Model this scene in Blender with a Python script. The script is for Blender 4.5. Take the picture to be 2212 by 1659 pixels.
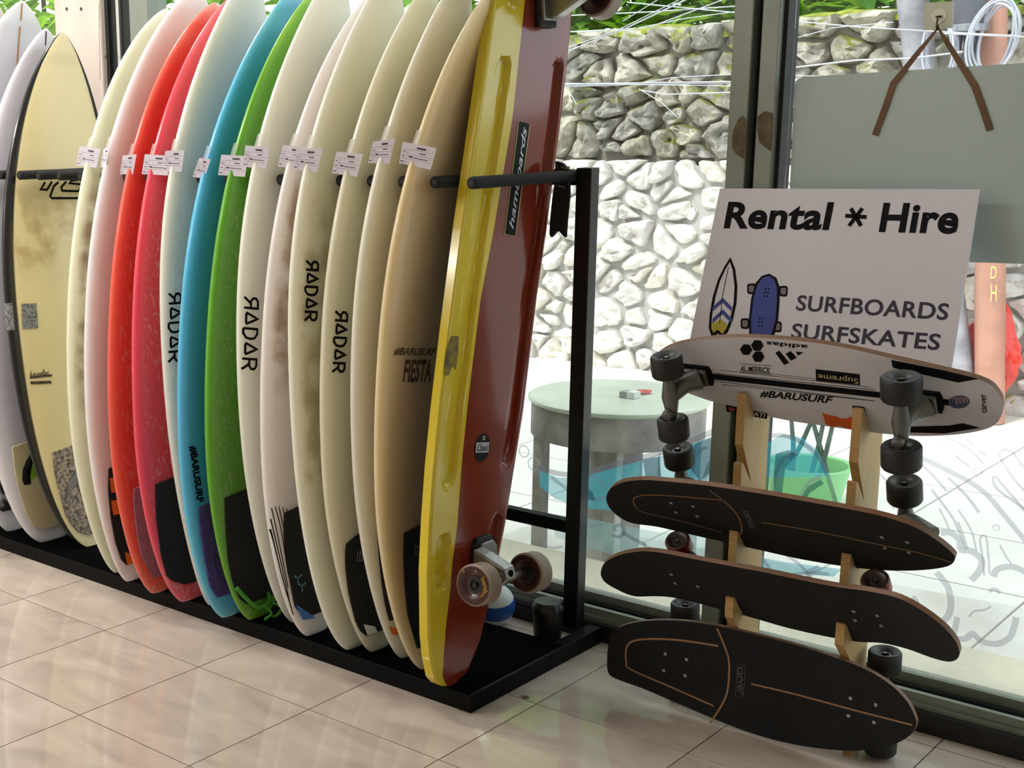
import bpy, bmesh, math, random
import numpy as np
from mathutils import Vector, Matrix
R = math.radians
rnd = random.Random(7)
for o in list(bpy.data.objects): bpy.data.objects.remove(o)
scene = bpy.context.scene
C = scene.collection
# ------------------------------------------------------------------ camera (solved from the floor tiles, image 2212 x 1659)
F, CX, CY = 2864.79, 585.90, 925.52
YAW, PIT, ROL = -.7754572, .2228989, -.0202049
POS = np.array([3.2761, -2.2295, 1.4049])
def cam_axes():
    cy, sy, cp, sp = math.cos(YAW), math.sin(YAW), math.cos(PIT), math.sin(PIT)
    f = np.array([sy*cp, cy*cp, -sp]); r = np.array([cy, -sy, 0]); u = np.cross(r, f)
    cr, sr = math.cos(ROL), math.sin(ROL)
    return np.array([cr*r+sr*u, -sr*r+cr*u, f])
CM = cam_axes()
cd = bpy.data.cameras.new('camera'); cam = bpy.data.objects.new('camera', cd); C.objects.link(cam)
cd.sensor_fit = 'HORIZONTAL'; cd.sensor_width = 36; cd.lens = 36*F/2212
cd.shift_x = (1106-CX)/2212; cd.shift_y = (CY-829.5)/2212
cd.clip_start = .05; cd.clip_end = 200
m = Matrix.Identity(4)
for i in range(3):
    m[i][0], m[i][1], m[i][2], m[i][3] = CM[0][i], CM[1][i], -CM[2][i], POS[i]
cam.matrix_world = m
scene.camera = cam
# ------------------------------------------------------------------ light
vs = scene.view_settings
vs.view_transform = 'Standard'; vs.look = 'None'; vs.gamma = 1; vs.exposure = 0.0; vs.use_curve_mapping = False
w = bpy.data.worlds.new('world'); scene.world = w; w.use_nodes = True
bg = w.node_tree.nodes['Background']; bg.inputs[0].default_value = (.86, .94, 1, 1); bg.inputs[1].default_value = 2.3
sd = bpy.data.lights.new('sun_offscreen', 'SUN'); sd.energy = 3.3; sd.angle = R(12); sd.color = (1, .96, .9)
sun = bpy.data.objects.new('sun_offscreen', sd); C.objects.link(sun); sun.rotation_euler = (R(38), R(-14), 0)   # high, from behind the shop
LAMPS = [(-0.5, -1.35, 50), (-2.2, -1.2, 34), (-1.2, -3.2, 40), (-0.2, 0.1, 30)]     # ceiling lamps: x, y, watts (built below)

# ------------------------------------------------------------------ pixel -> place
def ray(x, y):
    return CM.T @ np.array([(x-CX)/F, -(y-CY)/F, 1.])
def at(x, y, ax, v):
    d = ray(x, y); return POS + d*((v-POS[ax])/d[ax])
def xp(x, y, v): return at(x, y, 0, v)
def yp(x, y, v): return at(x, y, 1, v)
def zp(x, y, v=0): return at(x, y, 2, v)

# ------------------------------------------------------------------ materials
def lin(c): return tuple(((v/255)/12.92 if v/255 <= .04045 else ((v/255+.055)/1.055)**2.4) for v in c)
MATS = {}
def mat(name, rgb, rough=.5, metal=0, var=0, vscale=8, bump=0, bscale=60, spec=.5, coat=0, rgb2=None, vdetail=3, trans=0, alpha=1, stretch=None):
    if name in MATS: return MATS[name]
    mt = bpy.data.materials.new(name); mt.use_nodes = True; nt = mt.node_tree; b = nt.nodes['Principled BSDF']
    col = lin(rgb)+(1,)
    b.inputs['Base Color'].default_value = col
    b.inputs['Roughness'].default_value = rough; b.inputs['Metallic'].default_value = metal
    b.inputs['Specular IOR Level'].default_value = spec; b.inputs['Coat Weight'].default_value = coat
    b.inputs['Coat Roughness'].default_value = .08
    b.inputs['Transmission Weight'].default_value = trans; b.inputs['Alpha'].default_value = alpha
    tc = nt.nodes.new('ShaderNodeTexCoord'); src = tc.outputs['Object']
    if stretch:
        mp = nt.nodes.new('ShaderNodeMapping'); mp.inputs['Scale'].default_value = stretch; nt.links.new(src, mp.inputs[0]); src = mp.outputs[0]
    if var or rgb2:
        n = nt.nodes.new('ShaderNodeTexNoise'); n.inputs['Scale'].default_value = vscale; n.inputs['Detail'].default_value = vdetail
        nt.links.new(src, n.inputs['Vector'])
        rp = nt.nodes.new('ShaderNodeValToRGB'); rp.color_ramp.elements[0].position = .32; rp.color_ramp.elements[1].position = .68
        c2 = lin(rgb2) if rgb2 else tuple(min(1, v*(1+var)) for v in col[:3])
        c1 = col[:3] if rgb2 else tuple(v*(1-var) for v in col[:3])
        rp.color_ramp.elements[0].color = c1+(1,); rp.color_ramp.elements[1].color = tuple(c2)+(1,)
        nt.links.new(n.outputs['Fac'], rp.inputs[0]); nt.links.new(rp.outputs[0], b.inputs['Base Color'])
    if bump:
        n2 = nt.nodes.new('ShaderNodeTexNoise'); n2.inputs['Scale'].default_value = bscale; n2.inputs['Detail'].default_value = 4
        nt.links.new(src, n2.inputs['Vector'])
        bp = nt.nodes.new('ShaderNodeBump'); bp.inputs['Strength'].default_value = bump; bp.inputs['Distance'].default_value = .01
        nt.links.new(n2.outputs['Fac'], bp.inputs['Height']); nt.links.new(bp.outputs[0], b.inputs['Normal'])
    MATS[name] = mt
    return mt
def emit(name, rgb, s):
    mt = bpy.data.materials.new(name); mt.use_nodes = True; nt = mt.node_tree; b = nt.nodes['Principled BSDF']
    b.inputs['Base Color'].default_value = lin(rgb)+(1,); b.inputs['Emission Color'].default_value = lin(rgb)+(1,); b.inputs['Emission Strength'].default_value = s
    return mt
def film(name, rgb, alpha, rough=.6, var=0, vscale=5):
    """vinyl / dirt / tape: part see-through diffuse-translucent sheet"""
    mt = bpy.data.materials.new(name); mt.use_nodes = True; nt = mt.node_tree; nt.nodes.clear()
    out = nt.nodes.new('ShaderNodeOutputMaterial'); mx = nt.nodes.new('ShaderNodeMixShader'); mx2 = nt.nodes.new('ShaderNodeMixShader')
    tr = nt.nodes.new('ShaderNodeBsdfTransparent'); df = nt.nodes.new('ShaderNodeBsdfDiffuse'); tl = nt.nodes.new('ShaderNodeBsdfTranslucent')
    for s in (df, tl): s.inputs[0].default_value = lin(rgb)+(1,)
    mx2.inputs[0].default_value = .6
    nt.links.new(df.outputs[0], mx2.inputs[1]); nt.links.new(tl.outputs[0], mx2.inputs[2])
    mx.inputs[0].default_value = alpha
    if var:
        tc = nt.nodes.new('ShaderNodeTexCoord'); n = nt.nodes.new('ShaderNodeTexNoise'); n.inputs['Scale'].default_value = vscale; n.inputs['Detail'].default_value = 6
        nt.links.new(tc.outputs['Object'], n.inputs[0]); mr = nt.nodes.new('ShaderNodeMapRange')
        mr.inputs[1].default_value = .35; mr.inputs[2].default_value = .75; mr.inputs[3].default_value = alpha*(1-var); mr.inputs[4].default_value = min(1, alpha*(1+var))
        nt.links.new(n.outputs['Fac'], mr.inputs[0]); nt.links.new(mr.outputs[0], mx.inputs[0])
    nt.links.new(tr.outputs[0], mx.inputs[1]); nt.links.new(mx2.outputs[0], mx.inputs[2]); nt.links.new(mx.outputs[0], out.inputs[0])
    return mt
def glass_mat():
    mt = bpy.data.materials.new('window_glass'); mt.use_nodes = True; nt = mt.node_tree; nt.nodes.clear()
    out = nt.nodes.new('ShaderNodeOutputMaterial'); mx = nt.nodes.new('ShaderNodeMixShader')
    tr = nt.nodes.new('ShaderNodeBsdfTransparent'); tr.inputs[0].default_value = (.965, .985, .975, 1)
    gl = nt.nodes.new('ShaderNodeBsdfGlossy'); gl.inputs['Roughness'].default_value = .01
    lw = nt.nodes.new('ShaderNodeLayerWeight'); lw.inputs[0].default_value = .5; pw = nt.nodes.new('ShaderNodeMath'); pw.operation = 'POWER'; pw.inputs[1].default_value = 5
    fr = nt.nodes.new('ShaderNodeMath'); fr.operation = 'MULTIPLY_ADD'; fr.inputs[1].default_value = .96; fr.inputs[2].default_value = .035      # Schlick
    nt.links.new(lw.outputs['Facing'], pw.inputs[0]); nt.links.new(pw.outputs[0], fr.inputs[0])
    nt.links.new(fr.outputs[0], mx.inputs[0]); nt.links.new(tr.outputs[0], mx.inputs[1]); nt.links.new(gl.outputs[0], mx.inputs[2]); nt.links.new(mx.outputs[0], out.inputs[0])
    return mt
BLACK = mat('black_print', (11, 10, 13), .75, spec=.15)
WHITE = mat('white_print', (225, 224, 220), .5)

# ------------------------------------------------------------------ mesh building
class MB:
    def __init__(s): s.v = []; s.f = []; s.mi = []
    def add(s, vs, fs, mi=0):
        o = len(s.v); s.v += [tuple(map(float, v)) for v in vs]; s.f += [tuple(i+o for i in f) for f in fs]; s.mi += [mi]*len(fs); return s
    def box(s, a, b, mi=0):
        (x0, y0, z0), (x1, y1, z1) = a, b
        return s.add([(x0,y0,z0),(x1,y0,z0),(x1,y1,z0),(x0,y1,z0),(x0,y0,z1),(x1,y0,z1),(x1,y1,z1),(x0,y1,z1)],
                     [(0,3,2,1),(4,5,6,7),(0,1,5,4),(1,2,6,5),(2,3,7,6),(3,0,4,7)], mi)
    def prism(s, poly, d, mi=0):
        """poly: 3D points, d: extrusion vector"""
        n = len(poly); p = [np.array(q, float) for q in poly]; d = np.array(d, float)
        vs = p+[q+d for q in p]
        fs = [tuple(range(n))[::-1], tuple(range(n, 2*n))]+[(i, (i+1) % n, n+(i+1) % n, n+i) for i in range(n)]
        return s.add(vs, fs, mi)
    def tube(s, pts, r, seg=10, cap=True, mi=0):
        pts = [np.array(p, float) for p in pts]; n = len(pts); rr = r if hasattr(r, '__len__') else [r]*n
        vs = []; up = None
        for i, p in enumerate(pts):
            t = pts[min(i+1, n-1)]-pts[max(i-1, 0)]; t = t/(np.linalg.norm(t)+1e-12)
            if up is None:
                a = np.array([0, 0, 1.]) if abs(t[2]) < .9 else np.array([1., 0, 0]); up = np.cross(np.cross(t, a), t)
            up = up-t*np.dot(up, t); up /= np.linalg.norm(up)+1e-12; sd_ = np.cross(t, up)
            for k in range(seg):
                a = 2*math.pi*k/seg; vs.append(p+rr[i]*(math.cos(a)*up+math.sin(a)*sd_))
        fs = [(i*seg+k, i*seg+(k+1) % seg, (i+1)*seg+(k+1) % seg, (i+1)*seg+k) for i in range(n-1) for k in range(seg)]
        if cap: fs += [tuple(range(seg))[::-1], tuple(range((n-1)*seg, n*seg))]
        return s.add(vs, fs, mi)
    def lathe(s, prof, c, ax, seg=28, mi=0, cap=True):
        """prof: (radius, height) pairs along axis ax from point c"""
        c = np.array(c, float); t = np.array(ax, float); t /= np.linalg.norm(t)
        a = np.array([0, 0, 1.]) if abs(t[2]) < .9 else np.array([1., 0, 0]); u = np.cross(t, a); u /= np.linalg.norm(u); v = np.cross(t, u)
        vs = [c+t*h+r*(math.cos(2*math.pi*k/seg)*u+math.sin(2*math.pi*k/seg)*v) for r, h in prof for k in range(seg)]
        n = len(prof)
        fs = [(i*seg+k, i*seg+(k+1) % seg, (i+1)*seg+(k+1) % seg, (i+1)*seg+k) for i in range(n-1) for k in range(seg)]
        if cap and prof[0][0] > 1e-5: fs.append(tuple(range(seg))[::-1])
        if cap and prof[-1][0] > 1e-5: fs.append(tuple(range((n-1)*seg, n*seg)))
        return s.add(vs, fs, mi)
    def mesh(s, name, mats, smooth=None):
        me = bpy.data.meshes.new(name); me.from_pydata(s.v, [], s.f)
        for q in (mats if isinstance(mats, (list, tuple)) else [mats]): me.materials.append(q)
        me.polygons.foreach_set('material_index', s.mi); me.validate(); me.update()
        bm = bmesh.new(); bm.from_mesh(me); bmesh.ops.recalc_face_normals(bm, faces=bm.faces[:]); bm.to_mesh(me); bm.free()
        if smooth is not None:
            me.polygons.foreach_set('use_smooth', [True]*len(me.polygons)); me.set_sharp_from_angle(angle=R(smooth))
        return me
    def build(s, name, mats, parent=None, smooth=None, bevel=0):
        o = bpy.data.objects.new(name, s.mesh(name, mats, smooth)); C.objects.link(o)
        if parent is not None: o.parent = parent; o.matrix_parent_inverse = Matrix.Translation(parent_loc(parent)).inverted()
        if bevel:
            md = o.modifiers.new('bevel', 'BEVEL'); md.width = bevel; md.segments = 2; md.limit_method = 'ANGLE'
        return o
def parent_loc(p):
    return Vector(p.location) if p.type == 'EMPTY' else Vector((0, 0, 0))     # parts are meshed in world coordinates
def tag(o, label, cat, group=None, kind=None):
    if label: o['label'] = label
    if cat: o['category'] = cat
    if group: o['group'] = group
    if kind: o['kind'] = kind
    return o
def thing(name, label, cat, loc, group=None):
    o = bpy.data.objects.new(name, None); C.objects.link(o); o.location = loc; o.empty_display_size = .1
    return tag(o, label, cat, group)
def struct(o): o['kind'] = 'structure'; return o

# ------------------------------------------------------------------ flat print: text, polygons and lines laid on a surface
def text2d(s, bold=0., shear=0., spacing=1.):
    cu = bpy.data.curves.new('text', 'FONT'); cu.body = s; cu.size = 1; cu.offset = bold; cu.shear = shear; cu.space_character = spacing; cu.resolution_u = 4; cu.fill_mode = 'FRONT'
    ob = bpy.data.objects.new('text', cu); C.objects.link(ob)
    me = bpy.data.meshes.new_from_object(ob.evaluated_get(bpy.context.evaluated_depsgraph_get()))
    vs = [(v.co.x, v.co.y) for v in me.vertices]; fs = [tuple(p.vertices) for p in me.polygons]
    bpy.data.objects.remove(ob); bpy.data.curves.remove(cu); bpy.data.meshes.remove(me)
    return vs, fs
def ribbon(pts, wd, closed=False):
    p = [np.array(q, float) for q in pts]; n = len(p); L = []; Rr = []
    for i in range(n):
        a = p[(i-1) % n] if closed or i > 0 else p[i]; b = p[(i+1) % n] if closed or i < n-1 else p[i]
        d1 = p[i]-a; d2 = b-p[i]
        d1 = d1/np.linalg.norm(d1) if np.linalg.norm(d1) > 1e-9 else None; d2 = d2/np.linalg.norm(d2) if np.linalg.norm(d2) > 1e-9 else None
        if d1 is None: d1 = d2
        if d2 is None: d2 = d1
        nn = np.array([-(d1+d2)[1], (d1+d2)[0]]); ln = np.linalg.norm(nn)
        nn = nn/ln if ln > 1e-6 else np.array([-d1[1], d1[0]])
        k = min(2.0, 1/max(.3, abs(np.dot(nn, np.array([-d1[1], d1[0]])))))
        ww = wd if not hasattr(wd, '__len__') else wd[i]
        L.append(p[i]+nn*ww/2*k); Rr.append(p[i]-nn*ww/2*k)
    m_ = n if closed else n-1
    return L+Rr, [(i, (i+1) % n, n+(i+1) % n, n+i) for i in range(m_)]
def smooth_pts(pts, k=4):
    """Catmull-Rom through the points"""
    p = [np.array(q, float) for q in pts]; n = len(p); out = []
    for i in range(n-1):
        a, b, c, d = p[max(i-1, 0)], p[i], p[i+1], p[min(i+2, n-1)]
        for j in range(k):
            t = j/k; out.append(.5*((2*b)+(c-a)*t+(2*a-5*b+4*c-d)*t*t+(3*b-a-3*c+d)*t**3))
    return out+[p[-1]]
class Sheet:
    """surface a*ex + b*ey + bend(a)*n through P"""
    def __init__(s, P, ex, ey, bend=None):
        s.P = np.array(P, float); s.ex = np.array(ex, float); s.ex /= np.linalg.norm(s.ex); ey = np.array(ey, float); ey -= s.ex*np.dot(ey, s.ex)
        s.ey = ey/np.linalg.norm(ey); s.n = np.cross(s.ex, s.ey); s.bend = bend or (lambda a: 0.)
        if np.dot(s.n, POS-s.P) < 0: s.n = -s.n
    def hit(s, x, y, off=0):
        d = ray(x, y); h = off; q = None
        for _ in range(12):
            t = np.dot(s.P+s.n*h-POS, s.n)/np.dot(d, s.n); Q = POS+t*d-s.P; q = np.array([np.dot(Q, s.ex), np.dot(Q, s.ey)])
            h2 = s.bend(q[0])+off
            if abs(h2-h) < 1e-6: break
            h = .5*h+.5*h2
        return q
    def pos(s, q, off=0): return s.P+s.ex*q[0]+s.ey*q[1]+s.n*(s.bend(q[0])+off)
def put(mb, surf, vs, fs, off, mi=0):
    mb.add([surf.pos(v, off) for v in vs], fs, mi)
def put_text(mb, surf, s, p0, p1, ph, off=.0008, mi=0, **kw):
    """text box: lower-left at pixel p0, lower-right at p1, upper-left at ph"""
    vs, fs = text2d(s, **kw); a = np.array(vs); lo = a.min(0); sz = a.max(0)-lo
    o, x, y = surf.hit(*p0), surf.hit(*p1), surf.hit(*ph)
    put(mb, surf, [o+(x-o)*((v[0]-lo[0])/sz[0])+(y-o)*((v[1]-lo[1])/sz[1]) for v in vs], fs, off, mi)
def put_poly(mb, surf, px, off=.0006, mi=0):
    q = [surf.hit(*p) for p in px]; put(mb, surf, q, [tuple(range(len(q)))], off, mi)
def put_line(mb, surf, px, wd, off=.0006, mi=0, closed=False, sm=0):
    q = [surf.hit(*p) for p in px]
    if sm: q = smooth_pts(q, sm)
    vs, fs = ribbon(q, wd, closed); put(mb, surf, vs, fs, off, mi)
def put_disc(mb, surf, c, r, off=.0006, mi=0, seg=20, ring=0):
    o = surf.hit(*c); pts = [(o[0]+r*math.cos(2*math.pi*k/seg), o[1]+r*math.sin(2*math.pi*k/seg)) for k in range(seg)]
    if ring:
        vs, fs = ribbon(pts, ring, True); put(mb, surf, vs, fs, off, mi)
    else: put(mb, surf, pts, [tuple(range(seg))], off, mi)
# ================================================================== THE SETTING
T = .4                                            # floor tile 40 x 40 cm
def tile_mat():
    mt = bpy.data.materials.new('floor_tile'); mt.use_nodes = True; nt = mt.node_tree; b = nt.nodes['Principled BSDF']
    oi = nt.nodes.new('ShaderNodeObjectInfo'); tc = nt.nodes.new('ShaderNodeTexCoord'); ad = nt.nodes.new('ShaderNodeVectorMath'); ad.operation = 'MULTIPLY_ADD'
    ad.inputs[1].default_value = (1, 1, 1); cmb = nt.nodes.new('ShaderNodeCombineXYZ'); ml = nt.nodes.new('ShaderNodeMath'); ml.operation = 'MULTIPLY'; ml.inputs[1].default_value = 40
    nt.links.new(oi.outputs['Random'], ml.inputs[0]); nt.links.new(ml.outputs[0], cmb.inputs[0]); nt.links.new(ml.outputs[0], cmb.inputs[1])
    nt.links.new(tc.outputs['Object'], ad.inputs[0]); nt.links.new(cmb.outputs[0], ad.inputs[2])
    mp = nt.nodes.new('ShaderNodeMapping'); mp.inputs['Rotation'].default_value = (0, 0, .7); mp.inputs['Scale'].default_value = (2.2, 5.5, 1); nt.links.new(ad.outputs[0], mp.inputs[0])
    n = nt.nodes.new('ShaderNodeTexNoise'); n.inputs['Scale'].default_value = 1.5; n.inputs['Detail'].default_value = 6; n.inputs['Distortion'].default_value = 1.2; nt.links.new(mp.outputs[0], n.inputs[0])
    rp = nt.nodes.new('ShaderNodeValToRGB'); e = rp.color_ramp.elements
    e[0].position = .25; e[0].color = lin((170, 156, 145))+(1,); e[1].position = .75; e[1].color = lin((200, 187, 175))+(1,)
    k = e.new(.5); k.color = lin((188, 174, 161))+(1,)
    nt.links.new(n.outputs['Fac'], rp.inputs[0]); nt.links.new(rp.outputs[0], b.inputs['Base Color'])
    b.inputs['Roughness'].default_value = .05; b.inputs['Specular IOR Level'].default_value = .65
    n2 = nt.nodes.new('ShaderNodeTexNoise'); n2.inputs['Scale'].default_value = 14; nt.links.new(tc.outputs['Object'], n2.inputs[0])
    bp = nt.nodes.new('ShaderNodeBump'); bp.inputs['Strength'].default_value = .015; bp.inputs['Distance'].default_value = .01; nt.links.new(n2.outputs['Fac'], bp.inputs['Height']); nt.links.new(bp.outputs[0], b.inputs['Normal'])
    return mt
GROUT = mat('grout', (70, 58, 48), .9, var=.2)
floor = struct(MB().box((-3.2, -5.2, -.12), (4.8, .86, -.003)).build('floor', GROUT))
TM = tile_mat(); g = .0016
tme = MB().box((g, g, -.011), (T-g, T-g, 0)).mesh('tile', TM)
tme2 = MB().box((g, g, -.011), (T-g, .0585, 0)).mesh('tile_cut', TM)
for i in range(20):
    for j in range(15):
        o = bpy.data.objects.new('tile', tme2 if j == 14 else tme); C.objects.link(o); o.parent = floor; o.location = (-3.2+i*T, .8-(14-j)*T if j == 14 else .8-(14-j)*T, 0)
WALLP = mat('painted_wall', (222, 216, 206), .8, var=.04, vscale=2)
CEILP = mat('ceiling_paint', (228, 225, 218), .9, var=.03, vscale=2)
struct(MB().box((-3.4, -5.4, -.12), (-3.2, .86, 2.9)).build('wall_left', WALLP))
struct(MB().box((4.8, -5.4, -.12), (5.0, .86, 2.9)).build('wall_right', WALLP))
struct(MB().box((-3.2, -5.4, -.12), (4.8, -5.2, 2.9)).build('wall_back', WALLP))
struct(MB().box((-3.4, -5.4, 2.9), (5.0, 1.2, 3.05)).build('ceiling', CEILP))
struct(MB().box((-3.4, .88, 2.55), (5.0, 1.08, 2.9)).build('wall_front', WALLP))
WHERE = ['over the floor in front of the lettered surfboards', 'over the floor in front of the pale grey surfboards', 'deep inside the shop away from the window', 'right above the surfboard rack near the window']
for (x, y, p), wh in zip(LAMPS, WHERE):
    t = thing('ceiling_lamp', 'slim white ceiling panel lamp '+wh, 'lamp', (x, y, 2.9), 'ceiling lamps of the shop')
    MB().box((x-.62, y-.12, 2.86), (x+.62, y+.12, 2.9)).build('housing', mat('lamp_white', (235, 235, 232), .4), t, bevel=.006)
    MB().box((x-.6, y-.1, 2.848), (x+.6, y+.1, 2.86)).build('diffuser', emit('lamp_diffuser', (255, 240, 222), 2.5) if 'ld' not in MATS else MATS['ld'], t)
    ld = bpy.data.lights.new('ceiling_lamp_light_offscreen', 'AREA'); ld.shape = 'RECTANGLE'; ld.size = 1.2; ld.size_y = .2; ld.energy = p; ld.color = (1, .975, .945)
    lo = bpy.data.objects.new('ceiling_lamp_light_offscreen', ld); C.objects.link(lo); lo.parent = t; lo.location = (0, 0, -.06)

# ---------------- shop front: sill, track, mullions, column, panes
GY = .965                                         # glass plane
ALU = mat('aluminium', (138, 145, 136), .42, .35, var=.12, vscale=5, bump=.02)
ALUD = mat('dark_aluminium', (44, 48, 48), .35, .6, var=.15, vscale=6)
RUB = mat('black_rubber', (16, 16, 16), .6)
SILLK = mat('black_skirting', (20, 19, 19), .5, var=.3, vscale=12, bump=.1)
struct(MB().box((-3.2, .86, -.1), (4.8, 1.08, .05)).build('trim_1', SILLK))
sill = struct(MB().box((-3.2, .875, .05), (4.8, 1.07, .062)).build('trim_2', ALU))
MB().box((-3.2, .885, .062), (4.8, .9, .083)).build('track_lip', ALU, sill)
MB().box((-3.2, .93, .062), (4.8, .945, .079)).build('track_rail', ALUD, sill)
MB().box((-3.2, .95, .062), (4.8, .985, .1)).build('glazing_bar', ALU, sill)
def px_x(x, y=100, Y=.93): return float(yp(x, y, Y)[0])
mull = struct(MB().box((px_x(1590), .91, .06), (px_x(1632), 1.0, 2.55)).build('trim_3', ALU, bevel=.003))
MB().box((px_x(1632), .945, .06), (px_x(1651), 1.0, 2.55)).build('channel', ALUD, mull)
MB().box((px_x(1651), .91, .06), (px_x(1690), 1.0, 2.55)).build('stile', ALU, mull, bevel=.003)
MB().box((px_x(1690), .93, .06), (px_x(1699), .99, 2.55)).build('gasket', RUB, mull)
GLUE = mat('old_tape_residue', (96, 84, 62), .8, var=.3, vscale=40)
fs_ = Sheet((1.8, .9085, 1), (1, 0, 0), (0, 0, 1))
for poly in ([(1604, 250), (1612, 262), (1611, 330), (1608, 344), (1590, 333), (1581, 318), (1583, 285), (1594, 258)],
             [(1636, 252), (1652, 240), (1668, 244), (1669, 290), (1664, 326), (1652, 318), (1640, 306), (1636, 280)]):
    b_ = MB(); put_poly(b_, fs_, poly); b_.build('tape_residue', GLUE, mull)
for nm, xa in (('trim_6', 4.0),):
    struct(MB().box((xa, .91, .06), (xa+.06, 1.0, 2.55)).build(nm, ALU))
# column and frame at the left
COLW = mat('chipped_white_paint', (214, 200, 190), .6, var=.07, vscale=6, bump=.05)
cx0, cx1 = px_x(130, 100, .9), px_x(228, 100, .9)
colm = struct(MB().box((cx0, .88, 0), (cx1, 1.05, 2.55)).build('trim_4', COLW, bevel=.006))
cs = Sheet((cx0, .8785, 1.7), (1, 0, 0), (0, 0, 1)); DK = mat('bolt_hole', (60, 45, 38), .8)
for p in ((144, 19), (175, 19), (229, 123)):
    b_ = MB(); put_disc(b_, cs, p, .006, seg=10); b_.build('bolt_hole', DK, colm)
b_ = MB(); put_line(b_, cs, [(213, 5), (214, 60), (216, 170)], .002); b_.build('paint_chip', mat('chip', (165, 140, 125), .8), colm)
fr = struct(MB().box((cx1+.003, .9, 0), (px_x(250, 100), 1.0, 2.55)).build('trim_5', RUB))
MB().box((px_x(250, 100), .91, .06), (px_x(265, 100), 1.0, 2.55)).build('stile', ALUD, fr)
MB().box((px_x(265, 100), .905, .06), (px_x(271, 100), 1.0, 2.55)).build('edge_strip', mat('bright_aluminium', (205, 210, 212), .25, .8), fr)
MB().box((px_x(271, 100), .915, .06), (px_x(292, 100), 1.0, 2.55)).build('stile', ALUD, fr)
MB().box((px_x(292, 100), .91, .06), (px_x(330, 100), 1.0, 2.55)).build('stile', ALU, fr)
GLM = glass_mat()
panes = [(-3.2, cx0-.002), (px_x(330, 100)+.001, px_x(1590)-.001), (px_x(1699)+.001, 3.998), (4.062, 4.8)]
for k, (a, b) in enumerate(panes):
    wo = struct(MB().box((a, GY, .101), (b, GY+.006, 2.55)).build('window_%d' % (k+1), GLM))

# ================================================================== OUTSIDE
GZ = -.10
PAVE = mat('pale_pavement', (226, 223, 216), .85, var=.06, vscale=3, bump=.05)
pav = struct(MB().box((-14, 1.08, GZ-.3), (12, 12, GZ-.008)).build('street_ground', mat('pavement_joint', (150, 148, 145), .9)))
sl = MB().box((.004, .004, -.02), (.596, .596, 0)).mesh('paving_slab', PAVE)
for i in range(16):
    for j in range(7):
        o = bpy.data.objects.new('paving_slab', sl); C.objects.link(o); o.parent = pav; o.location = (-5+i*.6, 1.09+j*.6, GZ)
led = struct(MB().box((-5, 1.08, GZ-.01), (4.9, 1.42, .02)).build('entrance_step', mat('cream_step', (222, 214, 190), .7, var=.06, vscale=4)))
# ---------------- rubble wall
WY, WT, LEDGE = 5.2, 1.93, 1.17
wall_o = struct(MB().box((-12, WY+.06, GZ-.2), (9, WY+.5, WT-.05)).build('wall_street', mat('wall_mortar', (150, 146, 138), .95, var=.25, vscale=5, bump=.6, bscale=14)))
MB().box((-12, WY-.04, GZ-.2), (9, WY+.1, LEDGE-.03)).build('lower_mortar', mat('pale_mortar', (182, 180, 178), .95, var=.12, vscale=5, bump=.5, bscale=14), wall_o)
def stone_mat(name, a, b, moss=0):
    mt = mat(name, a, .95, rgb2=b, vscale=11, vdetail=9, bump=1.0, bscale=22)
    if moss:
        nt = mt.node_tree; bs = nt.nodes['Principled BSDF']; old = bs.inputs['Base Color'].links[0].from_socket
        ge = nt.nodes.new('ShaderNodeNewGeometry'); sx = nt.nodes.new('ShaderNodeSeparateXYZ'); nt.links.new(ge.outputs['Normal'], sx.inputs[0])
        tc = nt.nodes.new('ShaderNodeTexCoord'); n = nt.nodes.new('ShaderNodeTexNoise'); n.inputs['Scale'].default_value = 3.5; n.inputs['Detail'].default_value = 5; nt.links.new(tc.outputs['Object'], n.inputs[0])
        ad = nt.nodes.new('ShaderNodeMath'); ad.operation = 'MULTIPLY_ADD'; ad.inputs[1].default_value = .22; nt.links.new(sx.outputs[2], ad.inputs[0]); nt.links.new(n.outputs['Fac'], ad.inputs[2])
        mr = nt.nodes.new('ShaderNodeMapRange'); mr.inputs[1].default_value = moss; mr.inputs[2].default_value = moss+.1; nt.links.new(ad.outputs[0], mr.inputs[0])
        mx = nt.nodes.new('ShaderNodeMix'); mx.data_type = 'RGBA'; mx.inputs[7].default_value = lin((112, 116, 48))+(1,)
        nt.links.new(mr.outputs[0], mx.inputs[0]); nt.links.new(old, mx.inputs[6]); nt.links.new(mx.outputs[2], bs.inputs['Base Color'])
    return mt
SU = [stone_mat('coral_stone_a', (124, 119, 110), (196, 190, 178), .62), stone_mat('coral_stone_b', (140, 134, 122), (204, 198, 184), .64), stone_mat('coral_stone_c', (112, 110, 104), (184, 179, 172), .66)]
SL = [stone_mat('pale_stone_a', (206, 203, 197), (236, 233, 227)), stone_mat('pale_stone_b', (194, 189, 186), (228, 223, 220)), stone_mat('pale_stone_c', (212, 204, 192), (236, 231, 222))]
from mathutils import noise
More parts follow.
